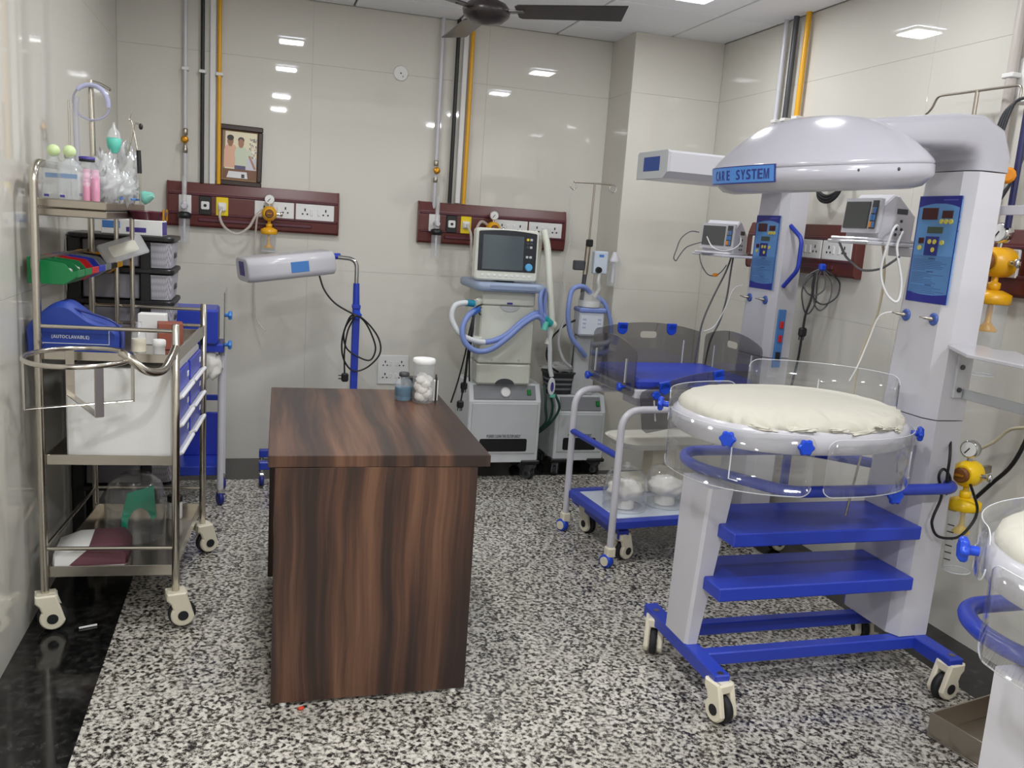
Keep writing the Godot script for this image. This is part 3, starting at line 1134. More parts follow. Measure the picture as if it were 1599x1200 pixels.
func warmer_column(o: Node3D, drop := 0.0):
	var sec := func(y: float) -> PackedVector3Array:
		var t := (y - 0.16) / 1.665
		var za := lerpf(-0.225, -0.125, t)
		var zb := lerpf(0.095, 0.125, t)
		var xa := 0.785
		var xb := lerpf(0.96, 0.945, t)
		return PackedVector3Array([Vector3(xa, y, za + 0.04), Vector3(xa, y, zb - 0.045), Vector3(xa + 0.025, y, zb), Vector3(xb - 0.03, y, zb), Vector3(xb, y, zb - 0.04), Vector3(xb, y, za + 0.04), Vector3(xb - 0.03, y, za), Vector3(xa + 0.03, y, za)])
	var st := S()
	loft(st, [sec.call(0.16), sec.call(0.975)], true, true, true)
	part(o, "column_base", st, m.white)
	st = S()
	loft(st, [sec.call(0.979), sec.call(1.825)], true, true, true)
	var c := part(o, "column", st, m.white)
	# control panel on the face that looks over the bed
	M = at(Vector3(0, -drop, 0))
	st = S()
	bx(st, 0.781, 0.7855, 1.378, 1.745, -0.098, 0.098, 0.0)
	face(st, Vector3(0.7805, 1.378, -0.098), Vector3(0.7805, 1.378, 0.098), Vector3(0.7805, 1.745, 0.098), Vector3(0.7805, 1.745, -0.098))
	var p := part(o, "control_panel", st, m.panel)
	var item := func(called, z0, z1, y0, y1, mat, h):
		var s2 := S()
		bx(s2, 0.7805 - h, 0.7815, 1.745 - y1 * 0.367, 1.745 - y0 * 0.367, -0.098 + z0 * 0.196, -0.098 + z1 * 0.196, 0.0008)
		part(p, called, s2, mat)
	item.call("display", 0.12, 0.5, 0.11, 0.22, m.display, 0.002)
	item.call("display", 0.6, 0.85, 0.135, 0.205, m.display, 0.002)
	item.call("display", 0.3, 0.67, 0.285, 0.345, m.lcd, 0.002)
	item.call("display", 0.12, 0.25, 0.39, 0.445, m.display, 0.002)
	item.call("keypad", 0.29, 0.61, 0.375, 0.555, m.dark_blue, 0.002)
	for b in [[0.61, 0.235], [0.72, 0.235], [0.83, 0.235], [0.4, 0.425], [0.52, 0.425], [0.5, 0.5], [0.17, 0.485], [0.69, 0.43]]:
		st = S()
		cyl(st, Vector3(0.7815, 1.745 - b[1] * 0.367, -0.098 + b[0] * 0.196), Vector3(0.777, 1.745 - b[1] * 0.367, -0.098 + b[0] * 0.196), 0.0085, -1, 14)
		part(p, "button", st, mk(rgb(214, 200, 88), 0.4))
	for z in [-0.085, 0.05]:
		st = S()
		lathe(st, Vector3(0.786, 1.325, z), [[0.021, 0], [0.022, 0.004], [0.017, 0.008]], Vector3(-1, 0, 0))
		var s := part(o, "probe_socket", st, mk(rgb(70, 96, 168), 0.4))
		st = S()
		lathe(st, Vector3(0.778, 1.325, z), [[0.007, 0], [0.008, 0.012], [0.005, 0.014], [0.005, 0.032], [0.003, 0.036], [0.0025, 0.05]], Vector3(-1, 0.12, -0.15), 12)
		part(s, "probe_plug", st, m.steel_dull)
	M = Transform3D()


func warmer_arm_and_hood(o: Node3D):
	var rings := []
	for k in [[0.868, 1.829, 1.0, 0.0, 0.079, 0.128], [0.868, 1.87, 0.98, 0.15, 0.08, 0.128], [0.842, 1.918, 0.75, 0.66, 0.082, 0.128], [0.79, 1.945, 0.3, 0.95, 0.068, 0.132], [0.72, 1.947, 0.0, 1.0, 0.06, 0.138], [0.62, 1.936, -0.1, 1.0, 0.056, 0.15], [0.48, 1.92, -0.1, 1.0, 0.05, 0.15], [0.3, 1.9, -0.1, 1.0, 0.042, 0.12], [0.2, 1.885, -0.1, 1.0, 0.02, 0.05]]:
		var nn := Vector3(k[2], k[3], 0).normalized()
		var g := PackedVector3Array()
		for p in oval(k[4], k[5], 32, 4.5):
			g.append(Vector3(k[0], k[1], 0.0) + nn * p.x + Vector3(0, 0, p.y))
		rings.append(g)
	var st := S()
	loft(st, rings)
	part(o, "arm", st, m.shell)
	# domed hood, its foot end hanging a little lower
	M = at(Vector3(0.285, 1.787, 0.005), 0, 0, 0.105)
	var hood := func(prof: Array) -> Array:
		var out := []
		for q in prof:
			var g := PackedVector3Array()
			for p in oval(0.335 * q[0], 0.315 * q[0], 56, 2.25):
				g.append(Vector3(p.x, q[1], p.y))
			out.append(g)
		return out
	st = S()
	loft(st, hood.call([[0.99, 0.009], [1.0, 0.013], [0.985, 0.024], [0.93, 0.045], [0.84, 0.074], [0.72, 0.105], [0.58, 0.134], [0.42, 0.156], [0.25, 0.167], [0.1, 0.171], [0.01, 0.172]]))
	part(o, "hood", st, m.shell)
	st = S()
	loft(st, hood.call([[0.62, -0.055], [0.64, -0.064], [0.8, -0.066], [0.9, -0.058], [0.97, -0.036], [1.0, -0.024], [1.0, 0.005], [0.985, 0.009]]))
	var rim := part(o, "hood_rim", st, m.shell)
	st = S()
	loft(st, hood.call([[0.61, -0.058], [0.61, -0.05]]))
	part(rim, "heater_grille", st, m.grey)
	for t in [60, 82, 105]:
		var a := deg_to_rad(t)
		st = S()
		ball(st, Vector3(cos(a) * 0.335, -0.008, sin(a) * 0.315), Vector3(0.006, 0.006, 0.006), 8)
		part(rim, "screw", st, m.dark_grey)
	# printed band round the foot end
	var band := func(r0: float, y0: float, y1: float, th: float, a0: float, a1: float) -> SurfaceTool:
		var s2 := S()
		var rg := []
		for i in 25:
			var a := deg_to_rad(lerpf(a0, a1, i / 24.0))
			var e := 2.0 / 2.25
			var d := Vector3(signf(cos(a)) * pow(absf(cos(a)), e) * 0.335, 0, signf(sin(a)) * pow(absf(sin(a)), e) * 0.315)
			var nn := d.normalized()
			rg.append(PackedVector3Array([d * r0 + Vector3(0, y0, 0), d * r0 + nn * th + Vector3(0, y0, 0), d * r0 + nn * th + Vector3(0, y1, 0), d * r0 + Vector3(0, y1, 0)]))
		loft(s2, rg, true, true, true)
		return s2
	part(rim, "label_border", band.call(0.996, -0.034, 0.02, 0.0025, 146, 216), m.navy)
	part(rim, "label_band", band.call(0.996, -0.03, 0.017, 0.0035, 147, 215), m.label_blue)
	var text := "CARE SYSTEM"
	var keep := M
	for i in text.length():
		if text[i] == " ":
			continue
		var a := deg_to_rad(191.5 - 4.0 * i)
		var e := 2.0 / 2.25
		var d := Vector3(signf(cos(a)) * pow(absf(cos(a)), e) * 0.335, 0, signf(sin(a)) * pow(absf(sin(a)), e) * 0.315)
		var a2 := a - 0.02
		var d2 := Vector3(signf(cos(a2)) * pow(absf(cos(a2)), e) * 0.335, 0, signf(sin(a2)) * pow(absf(sin(a2)), e) * 0.315)
		var right := (d2 - d).normalized()
		var b := Basis(right, Vector3.UP, right.cross(Vector3.UP))
		words(rim, "letter", text[i], 0.018, 0.03, m.navy, keep * Transform3D(b, d * 0.996 + b.z * 0.004 + Vector3(0, -0.007, 0)))
	M = Transform3D()


func arc_panel(o: Node3D, a: float, b: float, c: Vector3, t0: float, t1: float, y0: float, y1: float, e := 2.3):
	var ptn := func(t: float, k: float) -> Vector3:
		var q := deg_to_rad(t)
		return c + Vector3(signf(cos(q)) * pow(absf(cos(q)), 2.0 / e) * (a + k), 0, signf(sin(q)) * pow(absf(sin(q)), 2.0 / e) * (b + k))
	var long := deg_to_rad(absf(t1 - t0)) * (a + b) / 2
	var cf := minf(0.03 / long, 0.4) # rounded corners
	var fs := []
	for i in 7:
		fs.append(cf * (1.0 - cos(PI / 2 * i / 6.0)))
	for i in 13:
		fs.append(lerpf(cf, 1.0 - cf, (i + 1) / 14.0))
	for i in 7:
		fs.append(1.0 - fs[6 - i])
	var rg := []
	for f in fs:
		var t := lerpf(t0, t1, f)
		var edge := minf(f, 1.0 - f) / cf
		var r := 0.0
		if edge < 1.0:
			r = 0.03 * (1.0 - sqrt(maxf(0.0, 1.0 - pow(1.0 - edge, 2))))
		rg.append(PackedVector3Array([ptn.call(t, 0.0) + Vector3(0, y0 + r, 0), ptn.call(t, 0.004) + Vector3(0, y0 + r, 0), ptn.call(t, 0.004) + Vector3(0, y1 - r, 0), ptn.call(t, 0.0) + Vector3(0, y1 - r, 0)]))
	var st := S()
	loft(st, rg, true, true, false)
	var p := part(o, "side_panel", st, m.acrylic)
	for lo in [true, false]:
		var path := []
		for g in rg:
			path.append((g[0] + g[1]) / 2 if lo else (g[2] + g[3]) / 2)
		st = S()
		tube(st, path, 0.0019 if lo else 0.0012, 5)
		part(p, "panel_edge", st, m.edge)
	var tm := lerpf(t0, t1, 0.42)
	st = S()
	tube(st, [ptn.call(tm, 0.005) + Vector3(0, y1 - 0.06, 0), ptn.call(tm, 0.005) + Vector3(0, y0 + 0.035, 0), ptn.call(tm - 5.0, 0.005) + Vector3(0, y0 + 0.032, 0)], 0.0024, 5)
	part(p, "slot", st, m.edge)


func warmer_bed(o: Node3D):
	var c := Vector3(0.285, 0, 0.01)
	M = Transform3D(Basis(Vector3(1, 0, 0), Vector3(0, 0, 1), Vector3(0, -1, 0)), c)
	var st := S()
	prism(st, oval(0.398, 0.303, 64, 2.35), -0.985, -0.908, 0.012, true)
	part(o, "bed_tray", st, m.white)
	M = Transform3D()
	# quilted mattress cover with a ruffled rim
	var ns := noise(FastNoiseLite.TYPE_SIMPLEX, 9.0, 5, 3)
	var rings := []
	for q in [[0.93, 0.972], [1.0, 0.976], [1.015, 0.99], [0.995, 1.008], [0.96, 1.02], [0.9, 1.028], [0.78, 1.036], [0.55, 1.043], [0.3, 1.047], [0.02, 1.048]]:
		var g := PackedVector3Array()
		var n := 120
		for i in n:
			var t := TAU * i / n
			var e := 2.0 / 2.35
			var p := Vector3(signf(cos(t)) * pow(absf(cos(t)), e) * 0.375, 0, signf(sin(t)) * pow(absf(sin(t)), e) * 0.288)
			var near := clampf(sin(t) * 1.2, 0.0, 1.0)
			var edge := smoothstep(0.75, 1.0, q[0])
			var w := (ns.get_noise_3d(p.x * 2.2, q[1] * 7.0, p.z * 2.2) * 0.7 + (0.5 - absf(ns.get_noise_3d(p.x * 3.0 + 7.0, q[1] * 11.0, p.z * 3.0)) * 2.2) * 0.5) * edge
			var f: float = q[0] + w * (0.014 + 0.05 * near)
			g.append(c + Vector3(p.x * f, q[1] + w * (0.004 + 0.02 * near) - near * edge * 0.006, p.z * f))
		rings.append(g)
	st = S()
	loft(st, rings)
	var mt := part(o, "mattress", st, m.cloth)
	for k in 6:
		var t := deg_to_rad([52.0, 66.0, 80.0, 93.0, 112.0, 132.0][k])
		var e := 2.0 / 2.35
		var p := Vector3(signf(cos(t)) * pow(absf(cos(t)), e) * 0.372, [0.986, 0.992, 0.984, 0.99, 0.986, 0.985][k], signf(sin(t)) * pow(absf(sin(t)), e) * 0.286)
		M = at(c + p, atan2(-cos(t) / 0.29, sin(t) / 0.37) * -1.0, 0.1, [0.08, -0.12, 0.1, -0.06, 0.1, -0.1][k])
		st = S()
		crumple(st, Vector3.ZERO, Vector3([0.05, 0.06, 0.07, 0.05, 0.06, 0.05][k], 0.0075, 0.016), 120 + k, 0.3, 26, 2.2)
		part(mt, "cloth_fold", st, m.cloth)
	M = Transform3D()
	arc_panel(o, 0.412, 0.312, c, 102, 196, 0.78, 0.975)
	arc_panel(o, 0.418, 0.318, c, 8, 97, 0.78, 0.965)
	arc_panel(o, 0.412, 0.312, c, 200, 268, 0.92, 1.03)
	arc_panel(o, 0.418, 0.318, c, 272, 362, 0.92, 1.115)
	for t in [[143, 0.945], [108, 0.945], [24, 0.945], [-6, 0.97], [208, 0.97]]:
		var q := deg_to_rad(t[0])
		var e := 2.0 / 2.3
		var d := Vector3(signf(cos(q)) * pow(absf(cos(q)), e) * 0.42, 0, signf(sin(q)) * pow(absf(sin(q)), e) * 0.32)
		knob(o, c + d + Vector3(0, t[1], 0), Vector3(cos(q) / 0.42, 0, sin(q) / 0.32), 0.024)
	# bumper rail of blue tube
	st = S()
	tube(st, bent([Vector3(0.05, 0.745, -0.27), Vector3(0.12, 0.745, -0.365), Vector3(0.62, 0.745, -0.365), Vector3(0.905, 0.745, -0.06), Vector3(0.905, 0.745, 0.16), Vector3(0.22, 0.745, 0.16), Vector3(0.04, 0.745, -0.14)], 0.07, 6, true), 0.02, 12, true)
	part(o, "bumper_rail", st, m.blue)
	knob(o, Vector3(0.61, 0.735, 0.17), Vector3(0, 0, 1), 0.028)
	st = S()
	bx(st, 0.55, 0.585, 0.6, 0.75, -0.38, -0.365, 0.003)
	part(o, "rail_bracket", st, m.blue)
	# foot leg, slanting faces
	st = S()
	var leg := []
	for q in [[0.16, -0.03, 0.015, -0.115, 0.035], [0.725, -0.01, 0.08, -0.14, 0.05]]:
		leg.append(PackedVector3Array([Vector3(q[1], q[0], q[3]), Vector3(q[1], q[0], q[4] - 0.01), Vector3(q[1] + 0.01, q[0], q[4]), Vector3(q[2], q[0], q[4]), Vector3(q[2], q[0], q[3])]))
	loft(st, leg, true, true, true)
	part(o, "foot_leg", st, m.white)
	st = S()
	bx(st, 0.6, 0.8, 0.87, 0.91, -0.06, 0.06, 0.005)
	part(o, "bed_support", st, m.white)
	for q in [[0.04, 0.785, 0.555, 0.603, -0.15, 0.15], [0.01, 0.785, 0.365, 0.413, -0.13, 0.15]]:
		st = S()
		bx(st, q[0], q[1], q[2], q[3], q[4], q[5], 0.004)
		part(o, "shelf", st, m.blue)
	st = S()
	cyl(st, Vector3(0.6, 0.9, 0.02), Vector3(0.555, 0.61, 0.03), 0.004, -1, 8)
	part(o, "tilt_rod", st, m.steel_dull)


func warmers():
	var o := thing("infant_warmer", "white and blue infant warmer with domed hood and cream oval mattress, nearest whole one", "infant warmer", Vector3(2.24, 0, 2.955))
	warmer_base(o)
	for k in [[-0.005, 0.235, 3.35], [-0.01, -0.235, 2.65], [0.905, 0.25, 1.69], [0.9, -0.22, 2.9]]:
		castor(o, Vector3(k[0], -0.012 + 0.012, k[1]), k[2], 0.98)
	warmer_column(o)
	warmer_arm_and_hood(o)
	warmer_bed(o)
	# brackets on the column's near side
	var st := S()
	M = Transform3D(Basis(Vector3(1, 0, 0), Vector3(0, 0, 1), Vector3(0, -1, 0)), Vector3(-2.24, 1.235, -2.955))
	prism(st, PackedVector2Array([Vector2(3.035, 3.075), Vector2(2.9, 3.3), Vector2(2.9, 3.56), Vector2(3.13, 3.56), Vector2(3.13, 3.31), Vector2(3.2, 3.2), Vector2(3.15, 3.17), Vector2(3.19, 3.06)]), -0.012, 0.0, 0.002)
	M = Transform3D()
	part(o, "instrument_tray", st, m.white)
	st = S()
	bx(st, 0.85, 0.89, 1.06, 1.22, 0.105, 0.122, 0.003)
	var br := part(o, "tray_bracket", st, m.silver)
	for y in [1.09, 1.17]:
		st = S()
		cyl(st, Vector3(0.87, y, 0.12), Vector3(0.87, y, 0.127), 0.009, -1, 10)
		part(br, "bolt", st, m.dark_grey)
	st = S()
	box(st, Vector3(0.9, 1.075, 0.36), Vector3(0.008, 0.035, 0.5), 0.002)
	part(o, "side_bar", st, m.silver)
	st = S()
	box(st, Vector3(0.965, 1.71, 0.3), Vector3(0.012, 0.032, 0.5), 0.002)
	part(o, "side_bar", st, m.white)
	# shelf arm on the far side that carries the monitor
	st = S()
	bx(st, 0.66, 0.93, 1.566, 1.579, -0.43, -0.19, 0.003)
	part(o, "monitor_shelf", st, m.white)
	st = S()
	bx(st, 0.84, 0.9, 1.53, 1.566, -0.3, -0.12, 0.004)
	part(o, "shelf_arm", st, m.white)
	# the near one at the right edge
	var c: Node3D = o.duplicate()
	c.name = numbered("infant_warmer")
	add_child(c)
	c.position = Vector3(2.24, 0, 4.33)
	tag(c, "partly visible infant warmer at the lower right edge, in front of the steel tray", "infant warmer")
	# the far one with the box-shaped heater
	o = thing("infant_warmer", "infant warmer behind with box-shaped heater head and smoked crib panels", "infant warmer", Vector3(2.45, 0, 1.61), 0.05)
	warmer_base(o, 0.27)
	for k in [[0.0, 0.24, -1.2], [0.0, -0.16, 3.35], [0.9, 0.25, 1.7], [0.9, -0.22, 0.2]]:
		castor(o, Vector3(k[0], 0, k[1]), k[2], 0.98)
	warmer_column(o, 0.06)
	st = S()
	M = at(Vector3(-0.005, 0.04, 0))
	bx(st, 0.83, 0.875, 0.89, 1.185, 0.11, 0.121, 0.002)
	var sp := part(o, "switch_panel", st, m.label_blue)
	for y in [1.09, 1.02]:
		st = S()
		bx(st, 0.842, 0.864, y, y + 0.036, 0.12, 0.128, 0.003)
		part(sp, "rocker_switch", st, m.rocker)
	st = S()
	bx(st, 0.838, 0.866, 0.925, 0.97, 0.12, 0.125, 0.003)
	part(sp, "power_inlet", st, m.black)
	M = Transform3D()
	# box heater on the column
	st = S()
	bx(st, 0.8, 0.93, 1.82, 1.86, -0.1, 0.1)
	part(o, "head_mount", st, m.white)
	st = S()
	M = Transform3D(Basis(Vector3(0, 0, 1), Vector3(0, 1, 0), Vector3(1, 0, 0)), Vector3.ZERO)
	prism(st, PackedVector2Array([Vector2(-0.15, 1.81), Vector2(0.11, 1.81), Vector2(0.15, 1.84), Vector2(0.15, 1.925), Vector2(0.14, 1.935), Vector2(-0.14, 1.935), Vector2(-0.15, 1.925)]), 0.112, 0.93, 0.002)
	part(o, "heater_head", st, m.white)
	st = S()
	prism(st, PackedVector2Array([Vector2(-0.152, 1.808), Vector2(0.112, 1.808), Vector2(0.153, 1.838), Vector2(0.153, 1.926), Vector2(0.142, 1.938), Vector2(-0.142, 1.938), Vector2(-0.152, 1.926)]), 0.1, 0.113, 0.002)
	var cap := part(o, "head_end_cap", st, m.silver)
	M = Transform3D()
	st = S()
	bx(st, 0.097, 0.101, 1.845, 1.91, -0.08, 0.075, 0.001)
	part(cap, "label_plate", st, mk(rgb(38, 72, 148), 0.4))
	# blue grab handle
	st = S()
	tube(st, bent([Vector3(0.83, 1.64, 0.12), Vector3(0.845, 1.58, 0.2), Vector3(0.845, 1.43, 0.2), Vector3(0.83, 1.34, 0.12)], 0.03), 0.011, 10)
	part(o, "grab_handle", st, m.blue)
	st = S()
	bx(st, 0.6, 0.86, 1.462, 1.474, -0.4, -0.1, 0.003)
	part(o, "monitor_shelf", st, m.white)
	crib(o)


func hole_plate(st: SurfaceTool, outer: PackedVector2Array, hole: PackedVector2Array, z0: float, z1: float):
	# a plate with one opening, cut along a line from the opening to the rim
	var best := 0
	var bi := 0
	var bd := 1e9
	for i in hole.size():
		for j in outer.size():
			var d := hole[i].distance_to(outer[j])
			if d < bd:
				bd = d
				best = j
				bi = i
	var poly := PackedVector2Array()
	for j in outer.size() + 1:
		poly.append(outer[(best + j) % outer.size()])
	for i in hole.size() + 1:
		poly.append(hole[(bi - i + hole.size() * 2) % hole.size()])
	prism(st, poly, z0, z1)


func crib_panel(o: Node3D, w: float, h: float, arch: float, xf: Transform3D, handle: bool, clips: Array, slots: Array, knobs: Array):
	# own axes: x along the panel from 0 to w, y up from 0, z thickness
	var out := PackedVector2Array([Vector2(w - 0.02, 0), Vector2(w, 0.02), Vector2(w, h - 0.02)])
	for i in 13:
		var f := 1.0 - i / 12.0
		out.append(Vector2(0.012 + (w - 0.024) * f, h + arch * (1.0 - pow(2.0 * f - 1.0, 2))))
	out.append(Vector2(0, h - 0.02))
	out.append(Vector2(0, 0.02))
	out.append(Vector2(0.02, 0))
	var st := S()
	M = xf
	if handle:
		var hole := PackedVector2Array()
		for p in rr(0.1, 0.035, 0.015, 4):
			hole.append(p + Vector2(w * 0.5, h + arch * 0.5 - 0.045))
		hole_plate(st, out, hole, 0, 0.006)
	else:
		prism(st, out, 0, 0.006)
	var p := part(o, "crib_panel", st, m.smoke)
	for x in slots:
		st = S()
		bx(st, x - 0.003, x + 0.003, 0.05, h - 0.05, -0.001, 0.007, 0.0)
		part(p, "slot", st, m.edge)
	for x in clips:
		st = S()
		var y := h + arch * (1.0 - pow(2.0 * x / w - 1.0, 2))
		lathe(st, Vector3(x, y - 0.03, -0.004), [[0.026, 0], [0.028, 0.003], [0.028, 0.011], [0.026, 0.014]], Vector3(0, 0, 1))
		bx(st, x - 0.028, x + 0.028, y - 0.03, y + 0.004, -0.004, 0.01, 0.003)
		part(p, "tube_clip", st, m.knob)
	for k in knobs:
		knob(o, Vector3(k[0], k[1], 0.006), Vector3(0, 0, 1), 0.02, "clamp_knob", null, p)
	M = Transform3D()


func crib(o: Node3D):
	# smoked cot on the far warmer, in that warmer's axes
	var st := S()
	bx(st, 0.0, 0.66, 0.79, 0.835, -0.28, 0.24, 0.006)
	part(o, "bed_tray", st, m.white)
	st = S()
	bx(st, 0.1, 0.8, 0.72, 0.79, -0.08, 0.08, 0.004)
	part(o, "bed_support", st, m.white)
	st = S()
	bx(st, 0.01, 0.655, 0.836, 0.885, -0.272, 0.235, 0.014)
	part(o, "mattress", st, m.mattress)
	var b90 := Basis(Vector3(0, 0, 1), Vector3(0, 1, 0), Vector3(-1, 0, 0))
	crib_panel(o, 0.52, 0.215, 0.045, Transform3D(b90, Vector3(-0.004, 0.8, -0.28)), true, [], [0.08, 0.42], [[0.05, 0.02], [0.42, 0.03]])
	crib_panel(o, 0.63, 0.235, 0.04, at(Vector3(0.01, 0.82, -0.29)), true, [0.16, 0.45], [0.53], [])
	crib_panel(o, 0.52, 0.235, 0.045, Transform3D(b90, Vector3(0.672, 0.81, -0.28)), true, [], [0.1, 0.44], [[0.44, 0.03]])
	crib_panel(o, 0.63, 0.2, 0.04, at(Vector3(0.045, 0.63, 0.262), 0, 0, 0.17), true, [0.13, 0.42], [0.07], [[0.07, 0.18]])


# ---------------------------------------------------------------- things on the right
func cord(called: String, label: String, cat: String, pts: Array, r: float, mat: Material, grp := "", plug_at := -1, step := 5) -> Node3D:
	var o := thing(called, label, cat, pts[0], 0.0, grp)
	var st := S()
	tube(st, curve(pts, step), r, 8)
	wpart(o, "cord", st, mat)
	if plug_at >= 0:
		st = S()
		var p: Vector3 = pts[plug_at]
		box(st, p, Vector3(0.04, 0.045, 0.028), 0.008)
		var b := wpart(o, "plug", st, m.black)
		for k in [[0.0, 0.012], [-0.012, -0.008], [0.012, -0.008]]:
			st = S()
			bx(st, p.x + k[0] - 0.003, p.x + k[0] + 0.003, p.y - 0.04, p.y - 0.02, p.z + k[1] * 0.6 - 0.002, p.z + k[1] * 0.6 + 0.002, 0.0)
			part(b, "pin", st, m.dark_grey)
	return o


func bedside_monitor(p: Vector3, yaw: float, label: String):
	# faces +z in its own axes
	var o := thing("patient_monitor", label, "monitor", p, yaw, "")
	var st := S()
	M = Transform3D(Basis(Vector3(0, 0, 1), Vector3(0, 1, 0), Vector3(1, 0, 0)), Vector3.ZERO)
	prism(st, PackedVector2Array([Vector2(-0.16, 0.0), Vector2(0.0, 0.0), Vector2(-0.004, 0.135), Vector2(-0.05, 0.175), Vector2(-0.075, 0.172), Vector2(-0.165, 0.1)]), -0.09, 0.09, 0.006)
	part(o, "housing", st, m.white)
	st = S()
	prism(st, PackedVector2Array([Vector2(0.004, 0.03), Vector2(0.02, 0.028), Vector2(0.01, 0.158), Vector2(-0.006, 0.158)]), -0.094, 0.094, 0.003)
	var f := part(o, "front_panel", st, m.white)
	M = at(Vector3(0, 0, 0.0265), 0, -0.077)
	st = S()
	bx(st, -0.082, 0.042, 0.045, 0.145, -0.004, 0.002, 0.001)
	part(f, "screen", st, m.screen)
	st = S()
	bx(st, 0.054, 0.082, 0.045, 0.15, -0.004, 0.001, 0.001)
	var kp := part(f, "keypad", st, m.dark_grey)
	for k in 6:
		st = S()
		var x := 0.056 + 0.0125 * (k % 2)
		var y := 0.05 + 0.026 * (k / 2)
		bx(st, x, x + 0.011, y, y + 0.021, 0.0, 0.0035, 0.001)
		part(kp, "key", st, [m.orange, m.label_blue, m.label_blue, m.label_blue, m.grey, m.label_blue][k])
	M = Transform3D()
	st = S()
	bx(st, 0.0895, 0.0912, 0.105, 0.125, -0.12, -0.07, 0.0)
	part(o, "nameplate", st, m.dark_grey)
	for k in [[0.05, -0.1], [0.05, -0.075], [0.03, -0.1], [0.03, -0.075], [0.08, -0.095]]:
		st = S()
		cyl(st, Vector3(0.089, k[0], k[1]), Vector3(0.092, k[0], k[1]), 0.006, -1, 10)
		part(o, "cable_port", st, m.dark_grey)
	st = S()
	bx(st, -0.1, 0.1, 0.0, 0.012, -0.17, 0.06, 0.004)
	part(o, "base", st, m.white)


